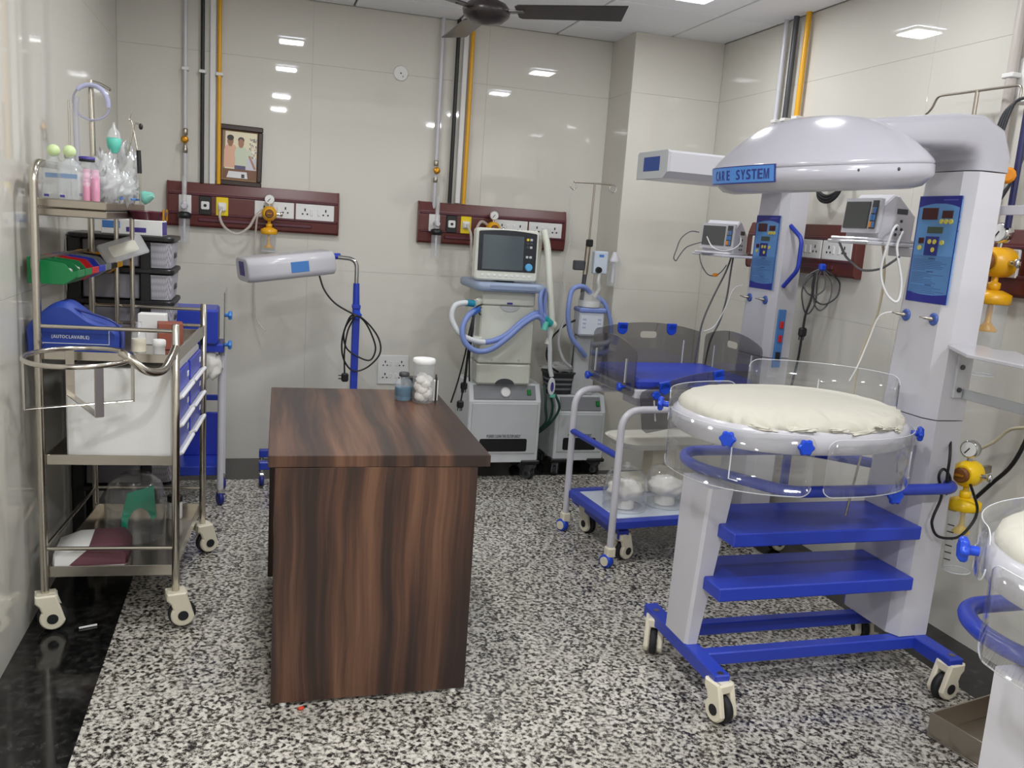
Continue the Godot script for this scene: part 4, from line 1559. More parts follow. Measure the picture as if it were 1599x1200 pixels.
func right_things():
	bedside_monitor(Vector3(2.965, 1.579, 2.64), -PI / 2 + 0.08, "white patient monitor with tilted grey screen on the shelf of the near warmer")
	bedside_monitor(Vector3(3.08, 1.474, 1.36), -0.95, "small patient monitor with dark screen left of the far warmer's blue control panel")
	regulator(Vector3(XR - 0.052, 1.535, 2.845), -PI / 2, "orange yellow suction regulator with graduated jar at the right edge beside the warmer column", 1.3, true)
	regulator(Vector3(3.325, 0.770, 3.000), -PI / 2 + 0.35, "yellow suction regulator with graduated jar low beside the near warmer column, wrapped in black cable", 1.12, true, 0.04)
	# monitor and probe leads
	cord("sensor_cable", "white sensor lead looping beside the near warmer's control panel", "cable", [Vector3(3.05, 1.63, 2.735), Vector3(3.0, 1.64, 2.78), Vector3(2.965, 1.6, 2.8), Vector3(2.945, 1.48, 2.8), Vector3(2.955, 1.4, 2.83), Vector3(2.985, 1.37, 2.86), Vector3(3.0, 1.44, 2.85), Vector3(3.0, 1.56, 2.8), Vector3(3.05, 1.62, 2.76)], 0.0045, m.wire_white)
	cord("sensor_cable", "grey lead with dark connector drooping under the near warmer's monitor", "cable", [Vector3(2.9, 1.57, 2.6), Vector3(2.92, 1.52, 2.62), Vector3(2.94, 1.495, 2.64), Vector3(2.96, 1.47, 2.68), Vector3(2.98, 1.48, 2.75), Vector3(2.99, 1.51, 2.8), Vector3(3.0, 1.53, 2.82)], 0.0045, m.wire)
	cord("sensor_cable", "long cream cable hanging straight down from the near warmer's monitor shelf", "cable", [Vector3(3.1, 1.57, 2.6), Vector3(3.11, 1.45, 2.62), Vector3(3.12, 1.3, 2.6), Vector3(3.09, 1.15, 2.58), Vector3(3.085, 1.02, 2.57), Vector3(3.08, 0.8, 2.58)], 0.005, m.wire_cream)
	cord("sensor_cable", "short white probe lead dropping from the near warmer's blue socket", "cable", [Vector3(2.965, 1.333, 2.865), Vector3(2.94, 1.31, 2.83), Vector3(2.935, 1.22, 2.8), Vector3(2.92, 1.12, 2.78), Vector3(2.9, 1.06, 2.77)], 0.003, m.wire_white)
	cord("sensor_cable", "white probe lead dropping from the far warmer's column", "cable", [Vector3(3.19, 1.325, 1.47), Vector3(3.15, 1.3, 1.45), Vector3(3.12, 1.2, 1.44), Vector3(3.08, 1.1, 1.42), Vector3(3.02, 1.07, 1.42)], 0.003, m.wire_white)
	cord("sensor_cable", "grey and blue lead looping out left of the small patient monitor", "cable", [Vector3(2.98, 1.58, 1.33), Vector3(2.93, 1.58, 1.33), Vector3(2.88, 1.54, 1.33), Vector3(2.86, 1.48, 1.33), Vector3(2.85, 1.44, 1.33), Vector3(2.865, 1.425, 1.33), Vector3(2.88, 1.45, 1.33), Vector3(2.92, 1.5, 1.33), Vector3(2.99, 1.53, 1.35)], 0.003, m.wire)
	cord("sensor_cable", "white lead sagging across the front of the small patient monitor", "cable", [Vector3(2.985, 1.56, 1.41), Vector3(2.995, 1.51, 1.46), Vector3(3.04, 1.495, 1.48), Vector3(3.1, 1.505, 1.48), Vector3(3.16, 1.54, 1.45), Vector3(3.18, 1.58, 1.4)], 0.003, m.wire_white)
	var o := cord("sensor_cable", "grey lead with orange clip hanging under the small patient monitor", "cable", [Vector3(2.98, 1.47, 1.36), Vector3(2.99, 1.42, 1.37), Vector3(3.03, 1.37, 1.37), Vector3(3.07, 1.36, 1.37), Vector3(3.11, 1.38, 1.37), Vector3(3.14, 1.42, 1.37)], 0.003, m.wire)
	var st := S()
	ball(st, Vector3(3.08, 1.365, 1.37), Vector3(0.018, 0.01, 0.012), 10)
	wpart(o, "clip", st, m.orange)
	for k in 2:
		cord("sensor_cable", ["left of two grey cables falling from the far monitor shelf to the crib", "right of two grey cables falling from the far monitor shelf to the crib"][k], "cable", [Vector3(3.17 + 0.01 * k, 1.47, 1.36), Vector3(3.15 + 0.03 * k, 1.38, 1.35), Vector3(3.1 + 0.08 * k, 1.25, 1.34), Vector3(3.06 + 0.1 * k, 1.12, 1.33), Vector3(3.05 + 0.07 * k, 1.0, 1.32), Vector3(3.05 + 0.06 * k, 0.8, 1.3)], 0.005, m.wire)
	# coil and lead on the far warmer's blue handle
	o = thing("cable_coil", "bundle of grey leads hung from a blue clip beside the far warmer's blue handle", "cable", Vector3(3.42, 1.43, 1.78))
	st = S()
	box(st, Vector3(3.43, 1.45, 1.78), Vector3(0.035, 0.035, 0.03), 0.008)
	wpart(o, "clip", st, m.knob)
	for k in 4:
		st = S()
		var w: float = [0.05, 0.075, 0.06, 0.04][k]
		var h: float = [0.2, 0.17, 0.13, 0.22][k]
		var dx: float = [0.02, 0.035, -0.03, -0.05][k]
		tube(st, curve([Vector3(3.42, 1.44, 1.78), Vector3(3.42 + dx - w, 1.44 - h * 0.4, 1.79), Vector3(3.42 + dx - w * 0.8, 1.44 - h * 0.85, 1.8), Vector3(3.42 + dx, 1.44 - h, 1.8), Vector3(3.42 + dx + w, 1.44 - h * 0.75, 1.79), Vector3(3.42 + dx + w, 1.44 - h * 0.3, 1.785)], 6, true), 0.004, 7, true)
		wpart(o, "lead", st, [m.wire, m.dark_grey, m.wire, m.dark_grey][k])
	cord("mains_lead", "black mains lead with plug hanging beside the far warmer's red switches", "cable", [Vector3(3.38, 1.42, 1.8), Vector3(3.37, 1.3, 1.81), Vector3(3.35, 1.22, 1.81), Vector3(3.345, 1.13, 1.81), Vector3(3.34, 1.0, 1.81), Vector3(3.32, 0.85, 1.81), Vector3(3.3, 0.7, 1.81)], 0.006, m.black, "", 3)
	cord("hanging_cable", "thin black cable between the domed hood and the maroon panel", "cable", [Vector3(3.3, 1.84, 1.6), Vector3(3.3, 1.75, 1.62), Vector3(3.27, 1.66, 1.63), Vector3(3.26, 1.6, 1.63)], 0.004, m.black)
	o = thing("cable_coil", "black cable coil hanging on the right wall just under the domed hood", "cable", Vector3(3.5, 1.83, 1.68))
	for k in 3:
		st = S()
		tube(st, curve([Vector3(3.5, 1.96, 1.62 + k * 0.01), Vector3(3.49, 1.86 - k * 0.012, 1.57 + k * 0.008), Vector3(3.48, 1.81 - k * 0.014, 1.62), Vector3(3.48, 1.8 - k * 0.014, 1.7), Vector3(3.49, 1.85 - k * 0.01, 1.77 - k * 0.006), Vector3(3.5, 1.96, 1.74)], 5), 0.0085, 8)
		wpart(o, "loop", st, m.rubber)
	# drip hanger, coil and navy pole at the upper right
	o = thing("drip_hanger", "thin steel drip hanger frame above the near warmer's arm", "drip stand", Vector3(3.45, 1.3, 2.58))
	st = S()
	cyl(st, Vector3(3.45, 1.25, 2.58), Vector3(3.45, 2.185, 2.58), 0.008, -1, 10)
	wpart(o, "pole", st, m.steel_dull)
	st = S()
	tube(st, bent([Vector3(3.45, 2.12, 2.31), Vector3(3.45, 2.14, 2.345), Vector3(3.45, 2.19, 2.37), Vector3(3.45, 2.185, 2.58), Vector3(3.45, 2.18, 2.79), Vector3(3.45, 2.12, 2.79)], 0.02), 0.005, 8)
	wpart(o, "hook_bar", st, m.steel_dull)
	st = S()
	bx(st, 3.44, XR, 1.72, 1.75, 2.57, 2.59)
	wpart(o, "wall_bracket", st, m.steel_dull)
	o = thing("cable_coil", "coiled dark cable hanging from the drip hanger at the right edge", "cable", Vector3(3.44, 2.0, 2.76))
	for k in 4:
		st = S()
		tube(st, curve([Vector3(3.44, 2.13, 2.8 + k * 0.012), Vector3(3.435, 2.08 + k * 0.01, 2.74 + k * 0.014), Vector3(3.43, 1.96, 2.715 + k * 0.012), Vector3(3.43, 1.84 - k * 0.01, 2.73 + k * 0.012), Vector3(3.43, 1.78 - k * 0.008, 2.79), Vector3(3.435, 1.9, 2.86), Vector3(3.44, 2.08, 2.87)], 5), 0.005, 7)
		wpart(o, "loop", st, m.dark_grey)
	o = thing("drip_pole", "navy blue pole with round orange knob at the upper right edge", "pole", Vector3(3.4, 1.55, 2.882))
	st = S()
	cyl(st, Vector3(3.4, 1.66, 2.882), Vector3(3.4, 2.3, 2.882), 0.012, -1, 14)
	wpart(o, "pole", st, mk(rgb(34, 36, 86), 0.35))
	st = S()
	bx(st, 3.395, XR, 2.2, 2.225, 2.872, 2.892)
	wpart(o, "wall_bracket", st, m.steel_dull)
	st = S()
	lathe(st, Vector3(3.37, 1.845, 2.87), [[0.02, 0], [0.03, 0.004], [0.03, 0.02], [0.02, 0.026]], Vector3(-0.7, 0, 0.7), 12)
	wpart(o, "knob", st, m.orange)
	# black lead round the low regulator
	cord("suction_lead", "black cable looped around the low yellow suction regulator beside the column", "cable", [Vector3(3.134, 0.917, 3.050), Vector3(3.112, 0.849, 3.085), Vector3(3.114, 0.779, 3.085), Vector3(3.124, 0.716, 3.085), Vector3(3.129, 0.772, 3.085), Vector3(3.095, 0.808, 3.085), Vector3(3.078, 0.780, 3.085), Vector3(3.103, 0.709, 3.085), Vector3(3.083, 0.638, 3.085), Vector3(3.082, 0.603, 3.085), Vector3(3.109, 0.563, 3.085), Vector3(3.162, 0.549, 3.085), Vector3(3.217, 0.557, 3.085), Vector3(3.263, 0.609, 3.085), Vector3(3.271, 0.657, 3.085), Vector3(3.247, 0.706, 3.085), Vector3(3.221, 0.749, 3.085)], 0.005, m.black)
	cord("mains_lead", "thick black cable running down the right wall beside the low regulator", "cable", [Vector3(3.5, 1.4, 3.06), Vector3(3.5, 1.15, 3.06), Vector3(3.5, 0.95, 3.04), Vector3(3.49, 0.8, 3.0), Vector3(3.48, 0.7, 2.93), Vector3(3.46, 0.62, 2.88)], 0.008, m.black)
	cord("gauge_lead", "cream tube curving up from the low gauge to the right edge", "tube", [Vector3(3.46, 0.815, 2.86), Vector3(3.48, 0.86, 2.91), Vector3(3.49, 0.92, 2.96), Vector3(3.49, 0.95, 3.04), Vector3(3.48, 1.0, 3.12), Vector3(3.48, 1.04, 3.2)], 0.006, m.wire_cream)
	o = thing("plastic_stick", "thin pale stick lying on the black floor border beside the steel trolley", "stick", Vector3(0.2, 0.004, 2.25), 0.35)
	st = S()
	cyl(st, Vector3(-0.03, 0, 0), Vector3(0.03, 0, 0), 0.004, -1, 8)
	part(o, "body", st, m.paper)
	o = thing("paper_scrap", "tiny red scrap on the floor at the table's front edge", "scrap", Vector3(0.925, 0.0, 2.92), 0.4)
	st = S()
	crumple(st, Vector3(0, 0.005, 0), Vector3(0.011, 0.005, 0.008), 4, 0.3, 10)
	part(o, "body", st, mk(rgb(220, 70, 40), 0.6))
	# steel tray on the floor
	o = thing("steel_tray", "open stainless steel tray lying on the floor at the right edge", "tray", Vector3(3.12, 0.0, 3.53), 0.2)
	st = S()
	bx(st, -0.2, 0.2, 0.0, 0.006, -0.17, 0.17, 0.002)
	part(o, "base", st, m.steel_dull)
	for k in [[-0.2, -0.194, -0.17, 0.17], [0.194, 0.2, -0.17, 0.17], [-0.194, 0.194, -0.17, -0.164], [-0.194, 0.194, 0.164, 0.17]]:
		st = S()
		bx(st, k[0], k[1], 0.006, 0.085, k[2], k[3], 0.001)
		part(o, "side", st, m.steel_dull)


# ---------------------------------------------------------------- ventilators
func compressor(x0: float, x1: float, zf: float, y0: float, y1: float, label: String, gauge: bool) -> Node3D:
	var o := thing("air_compressor", label, "compressor", Vector3((x0 + x1) / 2, 0, zf), 0.0, "")
	var w := x1 - x0
	M = Transform3D(Basis(Vector3(0, 0, 1), Vector3(0, 1, 0), Vector3(1, 0, 0)), Vector3.ZERO)
	var st := S()
	prism(st, PackedVector2Array([Vector2(-0.34, y0), Vector2(0, y0), Vector2(0, y1 - 0.105), Vector2(-0.05, y1), Vector2(-0.34, y1)]), -w / 2, w / 2, 0.006)
	part(o, "cabinet", st, mk(rgb(206, 210, 212), 0.38))
	M = Transform3D()
	st = S()
	bx(st, -w / 2 + 0.02, w / 2 - 0.02, y0 + 0.055, y1 - 0.115, -0.002, 0.006, 0.003)
	var f := part(o, "front_panel", st, m.silver)
	var iw := w * 0.33
	M = at(Vector3(0, y0 + 0.11, 0))
	st = S()
	prism(st, rr(iw * 2, 0.08, 0.012), 0.0055, 0.0075)
	part(f, "filter_slot", st, m.black)
	M = Transform3D()
	words(f, "lettering", "PLEASE CLEAN THE FILTER DAILY", w * 0.47, 0.018, m.ink, at(Vector3(0, y0 + 0.166, 0.0068)))
	M = at(Vector3(0, y1 - 0.052, -0.0235), 0, -atan2(0.05, 0.105))
	st = S()
	bx(st, -w / 2 + 0.03, w / 2 - 0.035, -0.045, 0.045, 0.0, 0.005, 0.002)
	var cp := part(o, "control_panel", st, m.grey)
	if gauge:
		st = S()
		lathe(st, Vector3(0.0, 0, 0.004), [[0.031, 0], [0.033, 0.003], [0.03, 0.008]], Vector3(0, 0, 1))
		var g := part(cp, "pressure_gauge", st, m.silver)
		st = S()
		cyl(st, Vector3(0, 0, 0.0115), Vector3(0, 0, 0.0125), 0.026)
		part(g, "dial", st, m.paper)
	st = S()
	bx(st, w * 0.3, w * 0.3 + 0.026, -0.018, 0.018, 0.003, 0.012, 0.003)
	part(cp, "rocker_switch", st, m.led_green)
	M = Transform3D()
	for k in [[-w / 2 + 0.03, 0.0], [w / 2 - 0.03, 0.0], [-w / 2 + 0.03, -0.3], [w / 2 - 0.03, -0.3]]:
		castor(o, Vector3(k[0], 0, k[1] - 0.02), 0.6 if k[0] > 0 else 2.6, y0 / 0.165, m.dark_grey)
	for s in [-1, 1]:
		st = S()
		bx(st, s * (w / 2 - 0.045) - 0.06, s * (w / 2 - 0.045) + 0.06, y0 - 0.012, y0 + 0.012, -0.06, 0.012, 0.006)
		part(o, "bumper", st, m.black)
	return o


func corrugated(called: String, label: String, pts: Array, r: float, mat: Material, mat2: Material, split: float, grp := "") -> Node3D:
	var o := thing(called, label, "breathing hose", pts[0], 0.0, grp)
	var path := curve(pts, 14)
	var cut := int(path.size() * split)
	var st := S()
	if cut > 1:
		tube(st, path.slice(0, cut + 1), r, 10, false, 0.12)
		wpart(o, "hose", st, mat)
		st = S()
	if cut < path.size() - 1:
		tube(st, path.slice(cut), r, 10, false, 0.12)
		wpart(o, "hose", st, mat2)
	return o


func ventilators():
	compressor(1.995, 2.45, 0.55, 0.118, 0.602, "wider silver air compressor under the ventilator, with white gauge and green switch", true)
	compressor(2.588, 2.925, 0.45, 0.098, 0.515, "narrower silver air compressor on castors behind the white tube trolley", false)
	# ventilator standing on the wider compressor
	var o := thing("ventilator", "ivory hospital ventilator with large dark touch screen on the wider compressor", "ventilator", Vector3(2.205, 0.602, 0.53))
	var st := S()
	bx(st, 2.035, 2.37, 0.602, 0.725, 0.2, 0.54, 0.01)
	var b := wpart(o, "lower_cabinet", st, m.ivory)
	st = S()
	M = at(Vector3(2.21, 0.603, 0.54))
	var half := PackedVector2Array()
	for i in 15:
		half.append(Vector2(cos(PI * i / 14.0) * 0.06, sin(PI * i / 14.0) * 0.035))
	prism(st, half, -0.004, 0.0015)
	part(b, "grip_recess", st, m.dark_grey)
	M = Transform3D()
	st = S()
	bx(st, 2.035, 2.37, 0.73, 1.075, 0.2, 0.54, 0.008)
	b = wpart(o, "cabinet", st, m.ivory)
	for x in [2.12, 2.29]:
		st = S()
		lathe(st, Vector3(x, 0.75, 0.539), [[0.008, 0], [0.006, 0.004]], Vector3(0, 0, 1), 12)
		part(b, "fastener", st, m.silver)
	st = S()
	bx(st, 2.04, 2.365, 1.079, 1.165, 0.2, 0.545, 0.008)
	b = wpart(o, "upper_cabinet", st, m.ivory)
	st = S()
	bx(st, 2.19, 2.225, 1.086, 1.098, 0.544, 0.5465, 0.0)
	part(b, "badge", st, m.purple)
	M = at(Vector3(2.21, 1.076, 0.54), 0, 0, PI)
	st = S()
	prism(st, half, -0.004, 0.006, 0.002)
	M = Transform3D()
	wpart(o, "grip", st, m.silver)
	# blue grey handle shelf
	M = Transform3D(Basis(Vector3(1, 0, 0), Vector3(0, 0, 1), Vector3(0, -1, 0)), Vector3(2.195, 0, 0.38))
	st = S()
	prism(st, rr(0.43, 0.48, 0.05), -1.215, -1.165, 0.012, true)
	M = Transform3D()
	b = wpart(o, "handle_shelf", st, mk(rgb(150, 166, 192), 0.4))
	st = S()
	bx(st, 2.06, 2.34, 1.175, 1.203, 0.6, 0.623, 0.003)
	part(b, "drawer_front", st, mk(rgb(136, 152, 180), 0.4))
	# screen unit
	st = S()
	bx(st, 2.13, 2.24, 1.21, 1.25, 0.4, 0.5, 0.006)
	wpart(o, "screen_mount", st, m.dark_grey)
	M = at(Vector3(2.17, 1.375, 0.53), 0.03, -0.03)
	st = S()
	prism(st, rr(0.385, 0.3, 0.02), -0.05, 0.02, 0.008)
	b = wpart(o, "screen_unit", st, m.ivory)
	st = S()
	var bez := PackedVector2Array([Vector2(-0.178, -0.096), Vector2(0.178, -0.096), Vector2(0.178, 0.128)])
	for i in 9:
		bez.append(Vector2(0.17 - 0.34 * i / 8.0, 0.132 + 0.011 * sin(PI * i / 8.0)))
	bez.append(Vector2(-0.178, 0.128))
	prism(st, bez, 0.018, 0.0235, 0.001)
	var z := part(b, "bezel", st, mk(rgb(34, 38, 46), 0.3))
	st = S()
	bx(st, -0.152, 0.098, -0.086, 0.112, 0.022, 0.0245, 0.0)
	part(z, "screen", st, mk(rgb(82, 92, 98), 0.12))
	for k in 8:
		st = S()
		var x := 0.121 + 0.022 * (k % 2)
		var y := 0.095 - 0.022 * (k / 2) - (0.035 if k > 5 else 0.0)
		bx(st, x - 0.008, x + 0.008, y - 0.007, y + 0.007, 0.022, 0.0265, 0.002)
		part(z, "key", st, m.bright_yellow if k == 0 else (m.silver if k in [1, 5, 6, 7] else m.dark_grey))
	st = S()
	lathe(st, Vector3(0.135, -0.066, 0.023), [[0.023, 0], [0.022, 0.008], [0.018, 0.012]], Vector3(0, 0, 1))
	part(z, "dial", st, mk(rgb(96, 176, 224), 0.35))
	for k in 9:
		st = S()
		bx(st, -0.155 + k * 0.036, -0.135 + k * 0.036, -0.128, -0.114, 0.018, 0.0225, 0.002)
		part(b, "soft_key", st, m.white_matt)
	M = Transform3D()
	# swing arm on the right
	st = S()
	tube(st, bent([Vector3(2.415, 1.53, 0.46), Vector3(2.43, 1.44, 0.5), Vector3(2.475, 0.99, 0.56)], 0.06), 0.021, 10)
	b = wpart(o, "support_arm", st, m.ivory)
	st = S()
	tube(st, [Vector3(2.405, 1.5, 0.44), Vector3(2.395, 1.19, 0.44)], 0.012, 8)
	part(b, "arm_strut", st, m.ivory)
	st = S()
	ball(st, Vector3(2.478, 0.975, 0.565), Vector3(0.028, 0.03, 0.028))
	cyl(st, Vector3(2.476, 0.96, 0.565), Vector3(2.455, 0.86, 0.565), 0.018)
	part(b, "arm_joint", st, m.ivory)
	# patient ports on the left, filter and rail
	for k in 2:
		st = S()
		cyl(st, Vector3(2.045, 1.1 - 0.045 * k, 0.5), Vector3(2.0 - 0.01 * k, 1.09 - 0.06 * k, 0.56), 0.022, -1, 14, 0.004)
		wpart(o, "patient_port", st, m.ivory)
	st = S()
	cyl(st, Vector3(2.02, 0.62, 0.48), Vector3(2.02, 1.04, 0.48), 0.007)
	wpart(o, "side_rail", st, m.silver)
	st = S()
	bx(st, 1.99, 2.05, 0.84, 0.89, 0.46, 0.57, 0.008)
	wpart(o, "hose_rest", st, m.ivory)
	# hoses
	var c := corrugated("breathing_hose", "corrugated hose turning from white to blue across the ventilator cabinet, upper of two", [Vector3(1.97, 1.085, 0.58), Vector3(1.92, 1.09, 0.6), Vector3(1.86, 1.07, 0.61), Vector3(1.845, 1.0, 0.62), Vector3(1.89, 0.92, 0.63), Vector3(1.97, 0.88, 0.63), Vector3(2.07, 0.87, 0.62), Vector3(2.18, 0.91, 0.6), Vector3(2.28, 1.0, 0.6), Vector3(2.37, 1.05, 0.6), Vector3(2.43, 1.01, 0.6)], 0.0155, m.hose_white, m.hose, 0.58)
	st = S()
	cyl(st, Vector3(1.98, 1.085, 0.575), Vector3(1.93, 1.09, 0.595), 0.02)
	wpart(c, "connector", st, mk(rgb(40, 140, 170), 0.35))
	c = corrugated("breathing_hose", "blue corrugated hose drooping lowest across the ventilator cabinet", [Vector3(2.0, 1.05, 0.58), Vector3(1.94, 1.02, 0.63), Vector3(1.905, 0.95, 0.65), Vector3(1.92, 0.87, 0.66), Vector3(1.99, 0.82, 0.66), Vector3(2.08, 0.83, 0.65), Vector3(2.18, 0.9, 0.64), Vector3(2.28, 0.99, 0.63), Vector3(2.36, 1.03, 0.62), Vector3(2.42, 0.99, 0.61)], 0.0155, m.hose, m.hose, 0.0)
	st = S()
	cyl(st, Vector3(2.01, 1.055, 0.57), Vector3(1.96, 1.03, 0.61), 0.02)
	wpart(c, "connector", st, mk(rgb(34, 92, 176), 0.35))
	corrugated("breathing_hose", "pale hose loop hooked over the ventilator's right handle", [Vector3(2.41, 0.96, 0.6), Vector3(2.385, 1.04, 0.62), Vector3(2.37, 1.13, 0.62), Vector3(2.385, 1.19, 0.6), Vector3(2.41, 1.17, 0.58), Vector3(2.415, 1.06, 0.58), Vector3(2.45, 0.96, 0.58), Vector3(2.47, 0.84, 0.57), Vector3(2.485, 0.72, 0.56), Vector3(2.5, 0.66, 0.56)], 0.013, m.hose, m.hose_white, 0.6)
	c = thing("hose_junction", "teal Y piece joining the hoses at the ventilator's swing arm", "connector", Vector3(2.43, 0.99, 0.61))
	st = S()
	cyl(st, Vector3(2.41, 1.02, 0.61), Vector3(2.455, 0.985, 0.6), 0.022)
	wpart(c, "body", st, mk(rgb(40, 160, 160), 0.3))
	st = S()
	cyl(st, Vector3(2.42, 1.0, 0.615), Vector3(2.41, 0.95, 0.62), 0.018)
	wpart(c, "branch", st, m.teal)
	c = thing("flow_sensor", "white hanging connector with teal end between the two compressors", "connector", Vector3(2.5, 0.6, 0.56))
	M = at(Vector3(2.5, 0.6, 0.57))
	st = S()
	prism(st, oval(0.022, 0.055, 24), -0.012, 0.012, 0.004, true)
	wpart(c, "body", st, m.hose_white)
	st = S()
	prism(st, oval(0.01, 0.03, 16), 0.011, 0.015)
	wpart(c, "window", st, m.purple)
	M = Transform3D()
	st = S()
	cyl(st, Vector3(2.51, 0.55, 0.57), Vector3(2.512, 0.535, 0.57), 0.018)
	wpart(c, "end_ring", st, m.teal)
	for k in 3:
		cord("gas_hose", ["dark green gas hose between the compressors, nearest the ventilator", "dark green gas hose between the compressors, middle of three", "dark green gas hose between the compressors, nearest the narrow one"][k], "hose", [Vector3(2.47 + k * 0.03, 0.6 - 0.02 * k, 0.52), Vector3(2.475 + k * 0.035, 0.53, 0.55), Vector3(2.48 + k * 0.045, 0.46, 0.55), Vector3(2.5 + k * 0.02, 0.37, 0.52), Vector3(2.48 + k * 0.01, 0.3, 0.46), Vector3(2.47, 0.25, 0.4)], 0.008, m.tube_green, "")
	# power leads down the left side
	for k in 4:
		var dx: float = [0.0, -0.045, 0.02, -0.01][k]
		cord("mains_lead", ["black mains lead with plug hanging left of the ventilator, upper plug", "black mains lead left of the ventilator running down behind the table", "short black mains lead left of the ventilator, beside the side rail", "black mains lead with plug hanging left of the compressor, lower plug"][k], "cable", [Vector3(2.03, 1.08 - k * 0.02, 0.55), Vector3(1.985, 1.05, 0.6), Vector3(1.965 + dx * 0.3, 0.93, 0.63), Vector3(1.955 + dx * 0.4, 0.8, 0.62), Vector3(1.95 + dx, [0.63, 0.63, 0.68, 0.6][k], 0.61), Vector3(1.945 + dx * 1.6, [0.6, 0.5, 0.63, 0.49][k], 0.6)], 0.005, m.black, "", 5 if k in [0, 3] else -1)
	# second machine: bubble set on its own pole
	o = thing("breathing_set_stand", "steel drip pole carrying a pale blue humidifier and clear bubble bottle", "drip stand", Vector3(2.73, 0.515, 0.3))
	st = S()
	cyl(st, Vector3(2.70, 0.515, 0.36), Vector3(2.73, 1.3, 0.38), 0.014)
	wpart(o, "lower_pole", st, m.dark_grey)
	st = S()
	cyl(st, Vector3(2.73, 1.28, 0.38), Vector3(2.738, 1.49, 0.38), 0.0165)
	wpart(o, "upper_pole", st, m.steel_dull)
	st = S()
	cyl(st, Vector3(2.738, 1.48, 0.38), Vector3(2.745, 1.835, 0.38), 0.006)
	wpart(o, "drip_rod", st, m.steel_dull)
	st = S()
	tube(st, bent([Vector3(2.61, 1.835, 0.38), Vector3(2.745, 1.838, 0.38), Vector3(2.86, 1.838, 0.38)], 0.01), 0.005, 8)
	b = wpart(o, "hook_bar", st, m.steel_dull)
	for x in [2.605, 2.865]:
		st = S()
		tube(st, curve([Vector3(x, 1.838, 0.38), Vector3(x + 0.018, 1.828, 0.382), Vector3(x + 0.022, 1.805, 0.384), Vector3(x, 1.79, 0.386), Vector3(x - 0.02, 1.805, 0.384), Vector3(x - 0.018, 1.822, 0.382)]), 0.0035, 7)
		part(b, "hook", st, m.chrome)
	st = S()
	box(st, Vector3(2.735, 1.475, 0.4), Vector3(0.035, 0.045, 0.045), 0.006)
	wpart(o, "pole_clamp", st, m.black)
	st = S()
	box(st, Vector3(2.68, 1.335, 0.39), Vector3(0.07, 0.06, 0.04), 0.006)
	wpart(o, "pole_clamp", st, m.dark_grey)
	st = S()
	box(st, Vector3(2.805, 1.36, 0.42), Vector3(0.09, 0.14, 0.05), 0.006)
	b = wpart(o, "gas_blender", st, mk(rgb(196, 206, 220), 0.4))
	st = S()
	lathe(st, Vector3(2.79, 1.315, 0.445), [[0.02, 0], [0.018, 0.02]], Vector3(0, 0, 1))
	part(b, "dial", st, m.black)
	st = S()
	bx(st, 2.79, 2.82, 1.395, 1.41, 0.445, 0.447, 0.0)
	part(b, "label_plate", st, m.label_blue)
	st = S()
	cyl(st, Vector3(2.9, 1.22, 0.42), Vector3(2.9, 1.37, 0.42), 0.034, 0.038)
	b = wpart(o, "bubble_bottle", st, m.clear)
	st = S()
	lathe(st, Vector3(2.9, 1.37, 0.42), [[0.034, 0], [0.036, 0.01], [0.02, 0.03], [0.012, 0.06]])
	part(b, "bottle_cap", st, m.white)
	st = S()
	cyl(st, Vector3(2.9, 1.24, 0.42), Vector3(2.9, 1.37, 0.42), 0.01)
	part(b, "dip_tube", st, m.white)
	# humidifier
	st = S()
	box(st, Vector3(2.765, 0.985, 0.42), Vector3(0.165, 0.16, 0.12), 0.012)
	b = wpart(o, "humidifier", st, mk(rgb(214, 220, 230), 0.4))
	st = S()
	box(st, Vector3(2.765, 1.065, 0.425), Vector3(0.175, 0.03, 0.13), 0.008)
	part(b, "heater_ring", st, m.hose)
	for k in 6:
		st = S()
		var x := 2.715 + 0.1 * (k % 2)
		var y := 1.01 - 0.025 * (k / 2)
		bx(st, x - 0.012, x + 0.012, y - 0.006, y + 0.006, 0.478, 0.4815, 0.002)
		part(b, "key", st, mk(rgb(176, 184, 210), 0.4))
	st = S()
	lathe(st, Vector3(2.76, 1.08, 0.42), [[0.07, 0], [0.072, 0.05], [0.06, 0.085], [0.02, 0.11]])
	b = wpart(o, "water_chamber", st, m.clear)
	st = S()
	cyl(st, Vector3(2.76, 1.085, 0.42), Vector3(2.76, 1.12, 0.42), 0.066)
	part(b, "chamber_core", st, m.white_matt)
	st = S()
	bx(st, 2.7, 2.84, 0.515, 0.9, 0.3, 0.4, 0.006)
	wpart(o, "stand_body", st, m.silver)
	corrugated("breathing_hose", "blue corrugated hose arching left over the humidifier", [Vector3(2.75, 1.17, 0.45), Vector3(2.69, 1.21, 0.47), Vector3(2.62, 1.19, 0.48), Vector3(2.595, 1.1, 0.5), Vector3(2.6, 1.0, 0.5), Vector3(2.63, 0.9, 0.5), Vector3(2.69, 0.83, 0.5), Vector3(2.74, 0.78, 0.48)], 0.0145, m.hose, m.hose, 0.0)
	corrugated("breathing_hose", "blue corrugated hose curving down right of the humidifier", [Vector3(2.8, 1.15, 0.44), Vector3(2.85, 1.11, 0.45), Vector3(2.885, 1.03, 0.46), Vector3(2.905, 0.95, 0.46), Vector3(2.89, 0.87, 0.46), Vector3(2.85, 0.82, 0.45)], 0.013, m.hose, m.hose, 0.0)
	cord("drip_tube", "thin clear drip tube hanging from the pole's left hook", "tube", [Vector3(2.605, 1.79, 0.385), Vector3(2.59, 1.72, 0.39), Vector3(2.6, 1.62, 0.39), Vector3(2.61, 1.5, 0.39), Vector3(2.6, 1.4, 0.39), Vector3(2.585, 1.28, 0.39), Vector3(2.6, 1.15, 0.4)], 0.003, m.tint)
